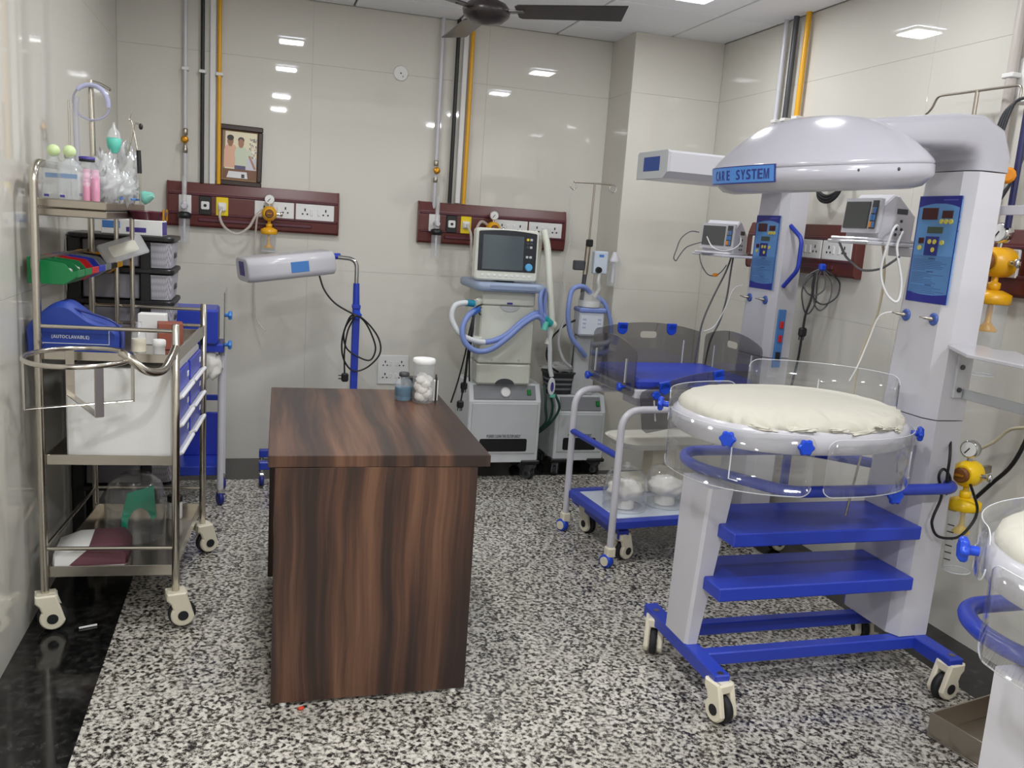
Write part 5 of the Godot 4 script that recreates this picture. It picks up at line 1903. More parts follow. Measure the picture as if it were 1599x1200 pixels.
	cord("drip_tube", "clear tube bundle falling from the gas blender to the humidifier", "tube", [Vector3(2.8, 1.3, 0.45), Vector3(2.79, 1.25, 0.46), Vector3(2.8, 1.2, 0.46), Vector3(2.775, 1.15, 0.45)], 0.012, m.film)
	cord("gas_hose", "black hose arching left behind the humidifier", "hose", [Vector3(2.7, 1.0, 0.4), Vector3(2.62, 0.96, 0.4), Vector3(2.54, 0.88, 0.4), Vector3(2.51, 0.78, 0.4), Vector3(2.54, 0.7, 0.4), Vector3(2.6, 0.66, 0.4)], 0.006, m.black)
	cord("gas_hose", "white hose curving down left behind the humidifier", "hose", [Vector3(2.62, 1.06, 0.44), Vector3(2.58, 0.95, 0.44), Vector3(2.57, 0.85, 0.44), Vector3(2.61, 0.75, 0.44), Vector3(2.67, 0.7, 0.42)], 0.009, m.hose_white)
	# dark mesh basket on the narrow compressor
	o = thing("mesh_basket", "dark grey mesh basket holding tubing on the narrower compressor", "basket", Vector3(2.62, 0.515, 0.34))
	st = S()
	var rings := []
	for k in [[0.075, 0.055, 0.0], [0.095, 0.07, 0.13], [0.1, 0.075, 0.135], [0.1, 0.075, 0.145], [0.092, 0.067, 0.145], [0.07, 0.05, 0.01]]:
		var g := PackedVector3Array()
		for p in rr(k[0] * 2, k[1] * 2, 0.03):
			g.append(Vector3(p.x, k[2], p.y))
		rings.append(g)
	loft(st, rings)
	part(o, "body", st, m.weave_bag)
	for k in 3:
		st = S()
		rings = []
		for yy in [0.03 + k * 0.032, 0.042 + k * 0.032]:
			var g := PackedVector3Array()
			for p in rr(0.153 + yy * 0.31, 0.113 + yy * 0.23, 0.03):
				g.append(Vector3(p.x, yy, p.y))
			rings.append(g)
		loft(st, rings)
		part(o, "mesh_band", st, m.grey)
	o = thing("folded_plastic_bag", "crumpled clear plastic bag on top of the dark mesh basket", "plastic bag", Vector3(2.62, 0.66, 0.34))
	st = S()
	crumple(st, Vector3(0.0, 0.022, 0.0), Vector3(0.09, 0.03, 0.06), 3)
	part(o, "body", st, m.film)


# a lumpy ball, for plastic, cotton and cloth
func crumple(st: SurfaceTool, c: Vector3, r: Vector3, sd: int, amount := 0.28, n := 22, freq := 1.6):
	var ns := noise(FastNoiseLite.TYPE_SIMPLEX, freq, sd, 3)
	var rings := []
	var k := n * 2 / 3
	for i in k + 1:
		var t := PI * i / k
		var g := PackedVector3Array()
		for j in n:
			var a := TAU * j / n
			var d := Vector3(sin(t) * cos(a), cos(t), sin(t) * sin(a))
			if i == 0 or i == k:
				d = Vector3(0.02 * cos(a), cos(t), 0.02 * sin(a))
			var f := 1.0 + ns.get_noise_3d(d.x, d.y, d.z) * amount * 2.0
			g.append(c + Vector3(d.x * r.x, d.y * r.y, d.z * r.z) * f)
		rings.append(g)
	loft(st, rings)


# ---------------------------------------------------------------- tube trolley under the far crib
func crib_things():
	var o := thing("tube_trolley", "low trolley of white bent tube with blue platform under the far crib", "trolley", Vector3(2.33, 0, 1.43), 0.09)
	var st := S()
	for k in 2:
		st = S()
		var z: float = [0.0, 0.5][k]
		tube(st, bent([Vector3(0, 0.09, z), Vector3(0, 0.755, z), Vector3(0.42, 0.755, z)], 0.1, 8), 0.017, 14)
		var leg := part(o, "tube_frame", st, m.white)
		st = S()
		M = at(Vector3(-0.012, 0, z), 0.4)
		lathe(st, Vector3(-0.018, 0.032, 0), [[0.02, 0], [0.032, 0.003], [0.032, 0.03], [0.02, 0.036]], Vector3(1, 0, 0))
		var w := part(leg, "castor_wheel", st, m.knob)
		st = S()
		lathe(st, Vector3(-0.022, 0.032, 0), [[0.022, 0], [0.024, 0.046]], Vector3(1, 0, 0))
		M = Transform3D()
		part(leg, "castor_hub", st, m.cream)
		st = S()
		bx(st, -0.022, 0.022, 0.05, 0.1, z - 0.022, z + 0.022, 0.006)
		part(leg, "castor_fork", st, m.cream)
	st = S()
	tube(st, [Vector3(0.0, 0.535, 0.0), Vector3(0.0, 0.535, 0.5)], 0.016, 12)
	part(o, "cross_bar", st, m.blue)
	for q in [[0.0, 0.66, -0.02, 0.03], [0.0, 0.66, 0.46, 0.51]]:
		st = S()
		bx(st, q[0], q[1], 0.185, 0.222, q[2], q[3], 0.003)
		part(o, "platform_rail", st, m.blue)
	for q in [[0.0, 0.05], [0.61, 0.66]]:
		st = S()
		bx(st, q[0], q[1], 0.186, 0.222, 0.03, 0.46, 0.003)
		part(o, "platform_rail", st, m.blue)
	st = S()
	bx(st, 0.05, 0.61, 0.2, 0.218, 0.03, 0.46, 0.002)
	part(o, "platform_board", st, mk(rgb(206, 214, 226), 0.4))
	st = S()
	bx(st, 0.05, 0.61, 0.15, 0.186, 0.2, 0.3, 0.003)
	part(o, "platform_beam", st, m.blue)
	for k in 2:
		o = thing("oxygen_hood", ["clear plastic oxygen hood, left of two on the trolley platform", "clear plastic oxygen hood, right of two on the trolley platform"][k], "oxygen hood", [Vector3(2.52, 0.223, 1.72), Vector3(2.76, 0.223, 1.68)][k], 0.0, "")
		st = S()
		lathe(st, Vector3.ZERO, [[0.108, 0], [0.108, 0.1], [0.1, 0.15], [0.08, 0.185], [0.05, 0.2], [0.01, 0.203], [0.01, 0.199], [0.048, 0.196], [0.077, 0.181], [0.096, 0.148], [0.104, 0.1], [0.104, 0.0]], Vector3.UP, 36)
		part(o, "dome", st, m.acrylic)
		st = S()
		tube(st, ring(Vector3(0, 0.002, 0), Vector3(0.106, 0, 0), Vector3(0, 0, 0.106), 36), 0.002, 5, true)
		part(o, "rim", st, m.edge)
		st = S()
		cyl(st, Vector3(0.0, 0.2, 0), Vector3(0, 0.225, 0), 0.012)
		part(o, "inlet", st, m.tint)
		o = thing("white_cushion", ["white ring cushion inside the left oxygen hood", "white ring cushion inside the right oxygen hood"][k], "cushion", [Vector3(2.52, 0.223, 1.72), Vector3(2.76, 0.223, 1.68)][k])
		st = S()
		crumple(st, Vector3(0, 0.09, 0), Vector3(0.088, 0.05, 0.088), 20 + k, 0.12)
		cyl(st, Vector3(0, 0.0, 0), Vector3(0, 0.06, 0), 0.05)
		part(o, "body", st, m.cotton)
	o = thing("baby_scale", "cream baby weighing pan on a pedestal under the far crib", "weighing scale", Vector3(2.85, -0.03, 1.4), 0.05)
	st = S()
	var rings := []
	for k in [[0.12, 0.06, 0.0], [0.27, 0.14, 0.02], [0.29, 0.16, 0.05], [0.3, 0.17, 0.055], [0.285, 0.155, 0.05], [0.25, 0.13, 0.03]]:
		var g := PackedVector3Array()
		for p in rr(k[0] * 2, k[1] * 2, k[1] * 0.75):
			g.append(Vector3(p.x, 0.47 + k[2], p.y))
		rings.append(g)
	loft(st, rings)
	part(o, "pan", st, mk(rgb(236, 234, 222), 0.4))
	st = S()
	bx(st, -0.07, 0.07, 0.3, 0.475, -0.06, 0.06, 0.008)
	part(o, "pedestal", st, mk(rgb(206, 198, 180), 0.45))
	st = S()
	bx(st, -0.2, 0.2, 0.25, 0.31, -0.1, 0.1, 0.008)
	part(o, "base", st, mk(rgb(214, 208, 190), 0.45))


# ---------------------------------------------------------------- table
func table_things():
	var o := thing("wooden_table", "dark walnut laminate table with solid end panel in the middle of the room", "table", Vector3(1.16, 0, 2.37))
	var st := S()
	M = Transform3D(Basis.from_euler(Vector3(0, -0.022, 0)) * Basis(Vector3(1, 0, 0), Vector3(0, 0, -1), Vector3(0, 1, 0)), Vector3(1.164, 0.8, 2.366))
	box(st, Vector3.ZERO, Vector3(0.685, 1.055, 0.038), 0.002)
	wpart(o, "table_top", st, m.wood_top)
	M = Transform3D()
	st = S()
	bx(st, 0.832, 1.457, 0.012, 0.781, 2.868, 2.893, 0.001)
	wpart(o, "end_panel", st, m.wood)
	st = S()
	bx(st, 0.832, 1.457, 0.012, 0.781, 1.87, 1.895, 0.001)
	wpart(o, "end_panel", st, m.wood)
	st = S()
	bx(st, 0.85, 0.868, 0.25, 0.78, 1.895, 2.868, 0.001)
	wpart(o, "modesty_panel", st, m.wood)
	for k in [[0.87, 2.88], [1.42, 2.88], [0.87, 1.883], [1.42, 1.883]]:
		st = S()
		cyl(st, Vector3(k[0], 0, k[1]), Vector3(k[0], 0.014, k[1]), 0.011)
		wpart(o, "foot", st, m.white_matt)
	var y := 0.819
	o = thing("glass_vial", "glass bottle of blue liquid with grey stopper on the table", "bottle", Vector3(1.345, y, 2.06))
	st = S()
	lathe(st, Vector3.ZERO, [[0.033, 0], [0.036, 0.004], [0.036, 0.068], [0.03, 0.082], [0.016, 0.092], [0.015, 0.1]])
	part(o, "glass", st, m.clear)
	st = S()
	lathe(st, Vector3.ZERO, [[0.031, 0.003], [0.0335, 0.007], [0.0335, 0.054]])
	part(o, "liquid", st, m.liquid)
	st = S()
	lathe(st, Vector3.ZERO, [[0.0365, 0.02], [0.0365, 0.06]], Vector3.UP, 22, true)
	part(o, "label_sleeve", st, clear(rgb(40, 90, 110), 0.22, 0.2))
	st = S()
	lathe(st, Vector3.ZERO, [[0.018, 0.098], [0.021, 0.1], [0.021, 0.112], [0.017, 0.115]])
	part(o, "stopper", st, m.dark_grey)
	o = thing("cotton_jar", "clear plastic jar of cotton balls with white lid on the table", "jar", Vector3(1.418, y, 2.09))
	st = S()
	lathe(st, Vector3.ZERO, [[0.04, 0], [0.043, 0.004], [0.043, 0.16]], Vector3.UP, 28)
	part(o, "jar", st, m.clear)
	st = S()
	lathe(st, Vector3.ZERO, [[0.044, 0.158], [0.046, 0.162], [0.046, 0.174], [0.043, 0.178]], Vector3.UP, 28)
	part(o, "lid", st, m.white_matt)
	var r := RandomNumberGenerator.new()
	r.seed = 12
	for k in 16:
		var c := thing("cotton_ball", "white cotton balls piled inside the clear jar on the table", "cotton ball", Vector3(1.418, y, 2.09), 0.0, "cotton balls in the jar")
		st = S()
		var a := k * 2.4
		var q := 0.018 if k % 4 else 0.004
		crumple(st, Vector3(cos(a) * q, 0.02 + 0.0052 * k, sin(a) * q), Vector3(0.023, 0.02, 0.023), 50 + k, 0.16, 14)
		part(c, "wool", st, m.cotton)
	o = thing("black_box", "small black printed box behind the blue bottle on the table", "box", Vector3(1.39, y, 2.0))
	st = S()
	bx(st, -0.045, 0.045, 0, 0.085, -0.025, 0.025, 0.002)
	var b := part(o, "carton", st, m.black)
	words(b, "lettering", "C", 0.018, 0.022, m.print_white, at(Vector3(0.012, 0.052, 0.0255)))
	st = S()
	bx(st, -0.015, 0.03, 0.012, 0.03, 0.0245, 0.0262, 0.0)
	part(b, "gold_print", st, m.brass)
	o = thing("wire_holder", "black wire holder with white roll beside the cotton jar", "holder", Vector3(1.475, y, 2.045))
	st = S()
	tube(st, bent([Vector3(0.0, 0.0, 0.03), Vector3(0.0, 0.095, 0.03), Vector3(0.01, 0.1, -0.03), Vector3(0.01, 0, -0.03)], 0.01), 0.004, 7)
	part(o, "wire", st, m.rubber)
	st = S()
	cyl(st, Vector3(-0.01, 0.0, 0.0), Vector3(-0.01, 0.08, 0.0), 0.024)
	part(o, "roll", st, m.cotton)


# ---------------------------------------------------------------- phototherapy lamp and cot on the left
func lamp_things():
	var o := thing("phototherapy_lamp", "white phototherapy lamp head on a blue post behind the table", "lamp", Vector3(1.31, 0, 0.5))
	var st := S()
	for z in [0.3, 0.56]:
		st = S()
		bx(st, 0.795, 1.62, 0.095, 0.14, z - 0.022, z + 0.022, 0.004)
		var bm := wpart(o, "base_beam", st, m.blue)
		for x in [0.81, 1.6]:
			st = S()
			cyl(st, Vector3(x, 0.062, z - 0.015), Vector3(x, 0.1, z - 0.015), 0.012)
			box(st, Vector3(x, 0.06, z), Vector3(0.03, 0.03, 0.04), 0.006)
			var f := part(bm, "castor_fork", st, m.chrome)
			st = S()
			lathe(st, Vector3(x - 0.014, 0.032, z + 0.006), [[0.02, 0], [0.032, 0.003], [0.032, 0.025], [0.02, 0.028]], Vector3(1, 0, 0))
			part(bm, "castor_wheel", st, m.dark_blue)
	st = S()
	bx(st, 1.29, 1.335, 0.1, 0.135, 0.3, 0.56, 0.004)
	wpart(o, "base_link", st, m.blue)
	st = S()
	bx(st, 1.292, 1.333, 0.13, 1.045, 0.48, 0.52, 0.004)
	wpart(o, "post", st, m.blue)
	st = S()
	bx(st, 1.288, 1.335, 1.02, 1.045, 0.475, 0.525, 0.004)
	wpart(o, "collar", st, m.blue)
	st = S()
	cyl(st, Vector3(1.311, 1.04, 0.5), Vector3(1.308, 1.165, 0.5), 0.02, 0.0175)
	wpart(o, "post_sleeve", st, m.blue)
	st = S()
	tube(st, bent([Vector3(1.308, 1.15, 0.5), Vector3(1.306, 1.3, 0.5), Vector3(1.2, 1.305, 0.5)], 0.11, 10), 0.0125, 14)
	wpart(o, "bent_neck", st, m.chrome)
	M = at(Vector3(0.92, 1.253, 0.575), 0.3, 0.0, 0.13)
	st = S()
	cyl(st, Vector3(0.22, 0.025, 0), Vector3(0.31, 0.018, 0.0), 0.019, 0.017)
	wpart(o, "neck_sleeve", st, m.blue)
	st = S()
	var rings := []
	for k in [[-0.242, 0.9], [-0.234, 1.0], [0.232, 1.0], [0.242, 0.88]]:
		var g := PackedVector3Array()
		for p in rr(0.235, 0.128, 0.04, 6):
			g.append(Vector3(k[0], p.y * k[1] - absf(p.x) * 0.05, p.x * k[1]))
		rings.append(g)
	loft(st, rings)
	var hd := wpart(o, "lamp_head", st, m.white)
	st = S()
	bx(st, -0.015, 0.085, -0.035, 0.022, 0.11, 0.119, 0.001)
	part(hd, "label_plate", st, m.label_blue)
	st = S()
	bx(st, -0.244, -0.2415, -0.035, 0.04, -0.045, 0.04, 0.001)
	part(hd, "control_plate", st, m.purple)
	st = S()
	bx(st, -0.2, 0.2, -0.0705, -0.06, -0.07, 0.07, 0.002)
	part(hd, "lamp_cover", st, m.paper)
	M = Transform3D()
	knob(o, Vector3(1.312, 0.99, 0.52), Vector3(0, 0, 1), 0.026, "clamp_knob", null, null, true)
	var cz := 0.55
	var c := thing("lamp_cord", "black lamp cord coiled over the blue post's knob with its plug hanging", "cable", Vector3(1.31, 0.98, cz))
	st = S()
	tube(st, curve([Vector3(1.1, 1.2, 0.52), Vector3(1.13, 1.12, 0.53), Vector3(1.19, 1.05, 0.54), Vector3(1.28, 1.0, cz), Vector3(1.32, 0.985, cz + 0.01), Vector3(1.36, 0.95, cz), Vector3(1.4, 0.88, cz), Vector3(1.425, 0.8, cz), Vector3(1.4, 0.735, cz), Vector3(1.34, 0.745, cz), Vector3(1.26, 0.8, cz), Vector3(1.245, 0.9, cz), Vector3(1.3, 0.985, cz + 0.01), Vector3(1.37, 0.95, cz), Vector3(1.44, 0.86, cz), Vector3(1.45, 0.77, cz), Vector3(1.38, 0.69, cz), Vector3(1.3, 0.67, cz), Vector3(1.245, 0.74, cz), Vector3(1.235, 0.85, cz), Vector3(1.27, 0.97, cz), Vector3(1.3, 0.985, cz + 0.01), Vector3(1.265, 0.9, cz), Vector3(1.25, 0.78, cz), Vector3(1.255, 0.65, cz)], 6), 0.005, 8)
	wpart(c, "cord", st, m.black)
	st = S()
	box(st, Vector3(1.257, 0.63, cz), Vector3(0.04, 0.05, 0.03), 0.008)
	var pg := wpart(c, "plug", st, m.black)
	for k in 2:
		st = S()
		bx(st, 1.22, 1.24, 0.62 + 0.018 * k, 0.625 + 0.018 * k, cz - 0.003, cz + 0.003, 0.0)
		part(pg, "pin", st, m.black)
	# cot frame behind the steel trolley
	o = thing("phototherapy_cot", "blue and white infant cot on castors behind the steel trolley", "cot", Vector3(0.45, 0, 0.85))
	st = S()
	bx(st, 0.2, 0.585, 0.86, 1.035, 0.72, 0.98, 0.01)
	wpart(o, "cot_basin", st, m.blue)
	st = S()
	bx(st, 0.612, 0.618, 0.8, 1.12, 0.62, 0.94, 0.002)
	wpart(o, "side_panel", st, m.smoke)
	knob(o, Vector3(0.618, 1.005, 0.92), Vector3(1, 0, 0.1), 0.022, "clamp_knob", mk(rgb(58, 130, 210), 0.3), null, true)
	knob(o, Vector3(0.618, 0.855, 0.92), Vector3(1, 0, 0.1), 0.022, "clamp_knob", mk(rgb(58, 130, 210), 0.3), null, true)
	st = S()
	bx(st, 0.2, 0.612, 0.82, 0.86, 0.74, 0.96, 0.004)
	wpart(o, "cot_support", st, m.blue)
	for k in [[0.6, 0.88], [0.25, 0.88], [0.6, 0.6], [0.25, 0.6]]:
		st = S()
		cyl(st, Vector3(k[0], 0.08, k[1]), Vector3(k[0], 0.83, k[1]), 0.0165)
		var lg := wpart(o, "leg", st, m.white)
		st = S()
		box(st, Vector3(k[0], 0.075, k[1]), Vector3(0.03, 0.03, 0.045), 0.006)
		part(lg, "castor_fork", st, m.chrome)
		st = S()
		lathe(st, Vector3(k[0] - 0.014, 0.034, k[1] + 0.012), [[0.02, 0], [0.034, 0.003], [0.034, 0.025], [0.02, 0.028]], Vector3(1, 0, -0.4))
		part(lg, "castor_wheel", st, m.dark_blue)
	st = S()
	bx(st, 0.25, 0.6, 0.5, 0.53, 0.59, 0.61, 0.004)
	wpart(o, "cross_bar", st, m.blue)
	st = S()
	bx(st, 0.4, 0.6, 0.2, 0.44, 0.62, 0.64, 0.004)
	wpart(o, "back_board", st, m.bin_blue)
	st = S()
	bx(st, 0.22, 0.6, 0.15, 0.2, 0.6, 0.86, 0.004)
	wpart(o, "lower_shelf", st, m.blue)
	c = thing("folded_towel", "crumpled white cloth on the blue cot's side behind the steel trolley", "cloth", Vector3(0.56, 0.75, 0.86))
	st = S()
	crumple(st, Vector3(-0.01, 0.0, 0.06), Vector3(0.05, 0.07, 0.03), 8, 0.25)
	part(c, "cloth", st, m.cotton)


# ---------------------------------------------------------------- ceiling fan
func fan_thing():
	var o := thing("ceiling_fan", "dark brown three-blade ceiling fan cut by the photo's top edge", "ceiling fan", Vector3(1.705, 2.45, 1.6))
	var st := S()
	lathe(st, Vector3(0, 0, 0), [[0.01, -0.055], [0.07, -0.045], [0.1, -0.02], [0.105, 0.005], [0.085, 0.03], [0.05, 0.045], [0.045, 0.09], [0.03, 0.1]], Vector3.UP, 32)
	var h := part(o, "motor_hub", st, m.fan)
	for k in 3:
		st = S()
		ball(st, Vector3(cos(k * 2.1 + 0.4) * 0.09, -0.005, sin(k * 2.1 + 0.4) * 0.09), Vector3(0.008, 0.008, 0.008), 8)
		part(h, "screw", st, m.chrome)
	st = S()
	cyl(st, Vector3(0, 0.09, 0), Vector3(0, 0.27, 0), 0.013)
	part(o, "down_rod", st, m.fan)
	st = S()
	lathe(st, Vector3(0, 0.22, 0), [[0.02, 0], [0.055, 0.02], [0.06, 0.07], [0.055, 0.079]])
	part(o, "canopy", st, m.fan)
	for k in 3:
		var a := -0.5 + TAU * k / 3.0
		M = at(Vector3.ZERO, a)
		st = S()
		bx(st, 0.08, 0.17, -0.004, 0.004, -0.02, 0.02, 0.002)
		var arm := part(o, "blade_arm", st, m.fan)
		st = S()
		M = M * at(Vector3.ZERO, 0, -0.2)
		M = M * Transform3D(Basis(Vector3(1, 0, 0), Vector3(0, 0, 1), Vector3(0, -1, 0)), Vector3.ZERO)
		prism(st, PackedVector2Array([Vector2(0.135, -0.05), Vector2(0.15, -0.062), Vector2(0.58, -0.068), Vector2(0.62, 0.068), Vector2(0.15, 0.062), Vector2(0.135, 0.05)]), -0.003, 0.003, 0.001)
		part(o, "blade", st, m.fan)
	M = Transform3D()


# ---------------------------------------------------------------- steel trolley and what it carries
func trolley_things():
	var yaw := -0.07
	var base := Vector3(0.062, 0, 2.245)
	var o := thing("steel_trolley", "stainless steel treatment trolley on cream castors against the left wall", "trolley", base, yaw)
	var W := 0.44
	var D := 0.72
	var st := S()
	tube(st, bent([Vector3(0, 0.135, 0), Vector3(0, 1.64, 0), Vector3(0, 1.64, -D), Vector3(0, 0.135, -D)], 0.07, 8), 0.0135, 14)
	part(o, "side_frame", st, m.steel)
	for z in [0.0, -D]:
		st = S()
		cyl(st, Vector3(W, 0.135, z), Vector3(W, 1.125, z), 0.0135, -1, 16, 0.003)
		part(o, "post", st, m.steel)
	for k in [[0.0, 0.0, -1.29], [W, 0.0, -1.29], [0.0, -D, 0.3], [W, -D, -1.0]]:
		castor(o, Vector3(k[0], 0, k[1]), k[2], 0.98)
	# shelves: a plate with turned-up rims
	for q in [[0.195, 0.04, 0.0], [0.612, 0.036, 0.0], [0.985, 0.03, 0.0]]:
		st = S()
		bx(st, 0.012, W - 0.012, q[0], q[0] + 0.004, -D + 0.01, -0.01, 0.001)
		var sh := part(o, "shelf", st, m.steel)
		for e in [[0.012, W - 0.012, -0.014, -0.008], [0.012, W - 0.012, -D + 0.008, -D + 0.014], [0.008, 0.013, -D + 0.01, -0.01], [W - 0.013, W - 0.008, -D + 0.01, -0.01]]:
			st = S()
			bx(st, e[0], e[1], q[0], q[0] + q[1], e[2], e[3], 0.001)
			part(sh, "shelf_rim", st, m.steel)
	for q in [[0.305, 0.0], [0.305, -D], [1.1, 0.0], [1.1, -D], [1.03, -D]]:
		st = S()
		cyl(st, Vector3(0, q[0], q[1]), Vector3(W, q[0], q[1]), 0.0075, -1, 12)
		part(o, "guard_rail", st, m.steel)
	for y in [0.305, 1.03]:
		st = S()
		cyl(st, Vector3(0, y, 0), Vector3(0, y, -D), 0.0075, -1, 12)
		part(o, "guard_rail", st, m.steel)
	st = S()
	bx(st, W - 0.006, W + 0.006, 0.985, 1.035, -D, 0.0, 0.003)
	part(o, "worktop_apron", st, m.steel)
	# high tray
	for q in [[1.468, 1.494], [1.497, 1.525]]:
		st = S()
		bx(st, -0.012, 0.21, q[0], q[1], -D + 0.02, -0.055, 0.003)
		part(o, "high_tray", st, m.steel_dull)
	for x in [0.1, 0.16]:
		st = S()
		cyl(st, Vector3(x, 0.99, -D + 0.02), Vector3(x, 1.468, -D + 0.02), 0.01, -1, 12)
		part(o, "tray_post", st, m.steel)
	# bucket ring and push handle at the front
	var rc := Vector3(0.185, 1.035, 0.215)
	st = S()
	tube(st, ring(rc, Vector3(0.157, 0, 0), Vector3(0, 0, 0.19), 48), 0.008, 10, true)
	var rg := part(o, "bucket_ring", st, m.steel)
	for a in [0.95, 2.72, 4.22, 5.8]:
		var d := Vector3(cos(a) * 0.157, 0, sin(a) * 0.19)
		M = at(rc + d, -a)
		st = S()
		bx(st, -0.002, 0.002, -0.16, 0.0, -0.014, 0.014, 0.001)
		part(rg, "strap", st, m.steel)
	M = Transform3D()
	for k in 2:
		var a0: float = [0.95, 2.72][k]
		var a1: float = [4.22, 5.8][k]
		var p0 := rc + Vector3(cos(a0) * 0.157, -0.16, sin(a0) * 0.19)
		var p1 := rc + Vector3(cos(a1) * 0.157, -0.16, sin(a1) * 0.19)
		var dd := p1 - p0
		M = Transform3D(Basis(Vector3.UP, atan2(-dd.z, dd.x)), (p0 + p1) / 2)
		st = S()
		box(st, Vector3(0, 0.003 * k, 0), Vector3(dd.length(), 0.003, 0.024), 0.001)
		part(rg, "cross_strap", st, m.steel)
	M = Transform3D()
	st = S()
	tube(st, curve([Vector3(0.315, 1.055, 0.24), Vector3(0.34, 1.045, 0.26), Vector3(0.39, 1.0, 0.24), Vector3(0.425, 0.99, 0.17), Vector3(0.438, 1.02, 0.08), Vector3(0.44, 1.045, 0.0)], 7), 0.0135, 14)
	part(o, "push_handle", st, m.steel)
	var xf := o.transform
	var put := func(called: String, label: String, cat: String, p: Vector3, turn := 0.0, grp := "") -> Node3D:
		return thing(called, label, cat, xf * p, yaw + turn, grp)
	# storage bins on the rail
	st = S()
	bx(st, -0.016, -0.012, 1.29, 1.33, -D, 0.0, 0.001)
	part(o, "bin_rail", st, m.steel_dull)
	var cols := [m.green, m.green, m.red, m.bin_blue, m.grey, m.black, m.yellow]
	var said := ["nearest green storage bin on the steel trolley's rail", "second green storage bin behind the nearest on the steel trolley's rail", "red storage bin on the steel trolley's rail", "royal blue storage bin on the steel trolley's rail", "grey storage bin on the steel trolley's rail", "black storage bin on the steel trolley's rail", "yellow storage bin at the far end of the steel trolley's rail"]
	for k in 7:
		var b: Node3D = put.call("storage_bin", said[k], "storage bin", Vector3(-0.045, 1.238, -0.1 - 0.099 * k), 0.0, "open-fronted storage bins")
		var side := PackedVector2Array([Vector2(0, 0.086), Vector2(0.005, 0), Vector2(0.115, 0), Vector2(0.155, 0.03), Vector2(0.16, 0.05), Vector2(0.14, 0.046), Vector2(0.12, 0.07), Vector2(0.11, 0.074)])
		st = S()
		prism(st, side, 0.042, 0.0445, 0.0008)
		part(b, "side_wall", st, cols[k])
		st = S()
		prism(st, side, -0.0445, -0.042, 0.0008)
		part(b, "side_wall", st, cols[k])
		st = S()
		bx(st, 0.004, 0.116, 0.0, 0.003, -0.042, 0.042, 0.0)
		part(b, "bottom", st, cols[k])
		st = S()
		bx(st, 0.0, 0.004, 0.0, 0.088, -0.042, 0.042, 0.0)
		part(b, "back_wall", st, cols[k])
		st = S()
		M = at(Vector3(0.136, 0.018, 0), 0, 0, 0.62)
		bx(st, -0.025, 0.026, -0.003, 0.0, -0.044, 0.044, 0.0)
		M = Transform3D()
		part(b, "front_lip", st, cols[k])
		st = S()
		bx(st, 0.155, 0.161, 0.026, 0.05, -0.044, 0.044, 0.002)
		part(b, "label_holder", st, cols[k])
		if k < 2:
			st = S()
			crumple(st, Vector3(0.09, 0.035, 0.0), Vector3(0.04, 0.022, 0.03), 90 + k, 0.3)
			b = put.call("packed_supply", ["white wrapped supplies in the nearest green bin", "white wrapped supplies in the second green bin"][k], "packet", Vector3(-0.045, 1.238, -0.1 - 0.099 * k), 0.0, "")
			part(b, "wrapper", st, m.paper)
	var pk: Node3D = put.call("sealed_pouch", "clear and white sealed pouch sticking up out of the yellow bin", "pouch", Vector3(0.135, 1.31, -0.66), 0.2)
	M = at(Vector3(0, 0.03, 0), 0.3, -0.5, 0.35)
	st = S()
	prism(st, rr(0.19, 0.09, 0.01), -0.006, 0.006, 0.004)
	part(pk, "wrapper", st, m.film)
	st = S()
	prism(st, rr(0.12, 0.05, 0.01), -0.004, 0.0065, 0.002)
	part(pk, "contents", st, m.cloth)
	M = Transform3D()
	# drawer chest on the middle shelf
	o = put.call("drawer_chest", "white plastic drawer chest with blue drawers on the trolley's middle shelf", "drawer chest", Vector3(0.25, 0.617, -0.36))
	st = S()
	bx(st, -0.175, 0.175, 0.0, 0.34, -0.335, 0.335, 0.006)
	part(o, "body", st, m.white_matt)
	for c in 2:
		for r in 3:
			var z0 := 0.01 if c == 0 else -0.325
			var y0 := 0.012 + 0.104 * r
			st = S()
			bx(st, 0.172, 0.186, y0 + 0.02, y0 + 0.098, z0 + 0.008, z0 + 0.307, 0.003)
			var dr := part(o, "drawer", st, m.bin_blue)
			st = S()
			M = at(Vector3(0.19, y0 + 0.012, z0 + 0.157), 0, 0, 0.5)
			box(st, Vector3(0.004, 0, 0), Vector3(0.036, 0.014, 0.285), 0.004)
			M = Transform3D()
			part(dr, "handle", st, m.white_matt)
			st = S()
			bx(st, 0.186, 0.189, y0 + 0.05, y0 + 0.07, z0 + 0.03, z0 + 0.06, 0.001)
			part(dr, "latch", st, m.paper)
	# worktop
	var wy := 0.99
	o = put.call("zip_bag", "royal blue zip bag with white printed panel on the trolley worktop", "bag", Vector3(0.095, wy + 0.003, -0.105))
	st = S()
	var rings := []
	for q in [[-0.06, 0.93, 0.9], [-0.045, 1.0, 1.0], [0.045, 1.0, 1.0], [0.06, 0.93, 0.9]]:
		var g := PackedVector3Array()
		var half := 0.148
		for i in 41:
			var t := i / 40.0
			var x := lerpf(half, -half, t)
			var hump := 0.115 + 0.07 * exp(-pow((x + 0.035) / 0.075, 2)) - 0.03 * pow(absf(x) / half, 6)
			g.append(Vector3(x * q[1], 0.002 + hump * q[2], q[0]))
		g.append(Vector3(-half * q[1], 0.01, q[0]))
		g.append(Vector3(-half * q[1] * 0.97, 0.0, q[0]))
		g.append(Vector3(half * q[1] * 0.97, 0.0, q[0]))
		g.append(Vector3(half * q[1], 0.01, q[0]))
		rings.append(g)
	loft(st, rings)
	var bag := part(o, "body", st, m.bag_blue)
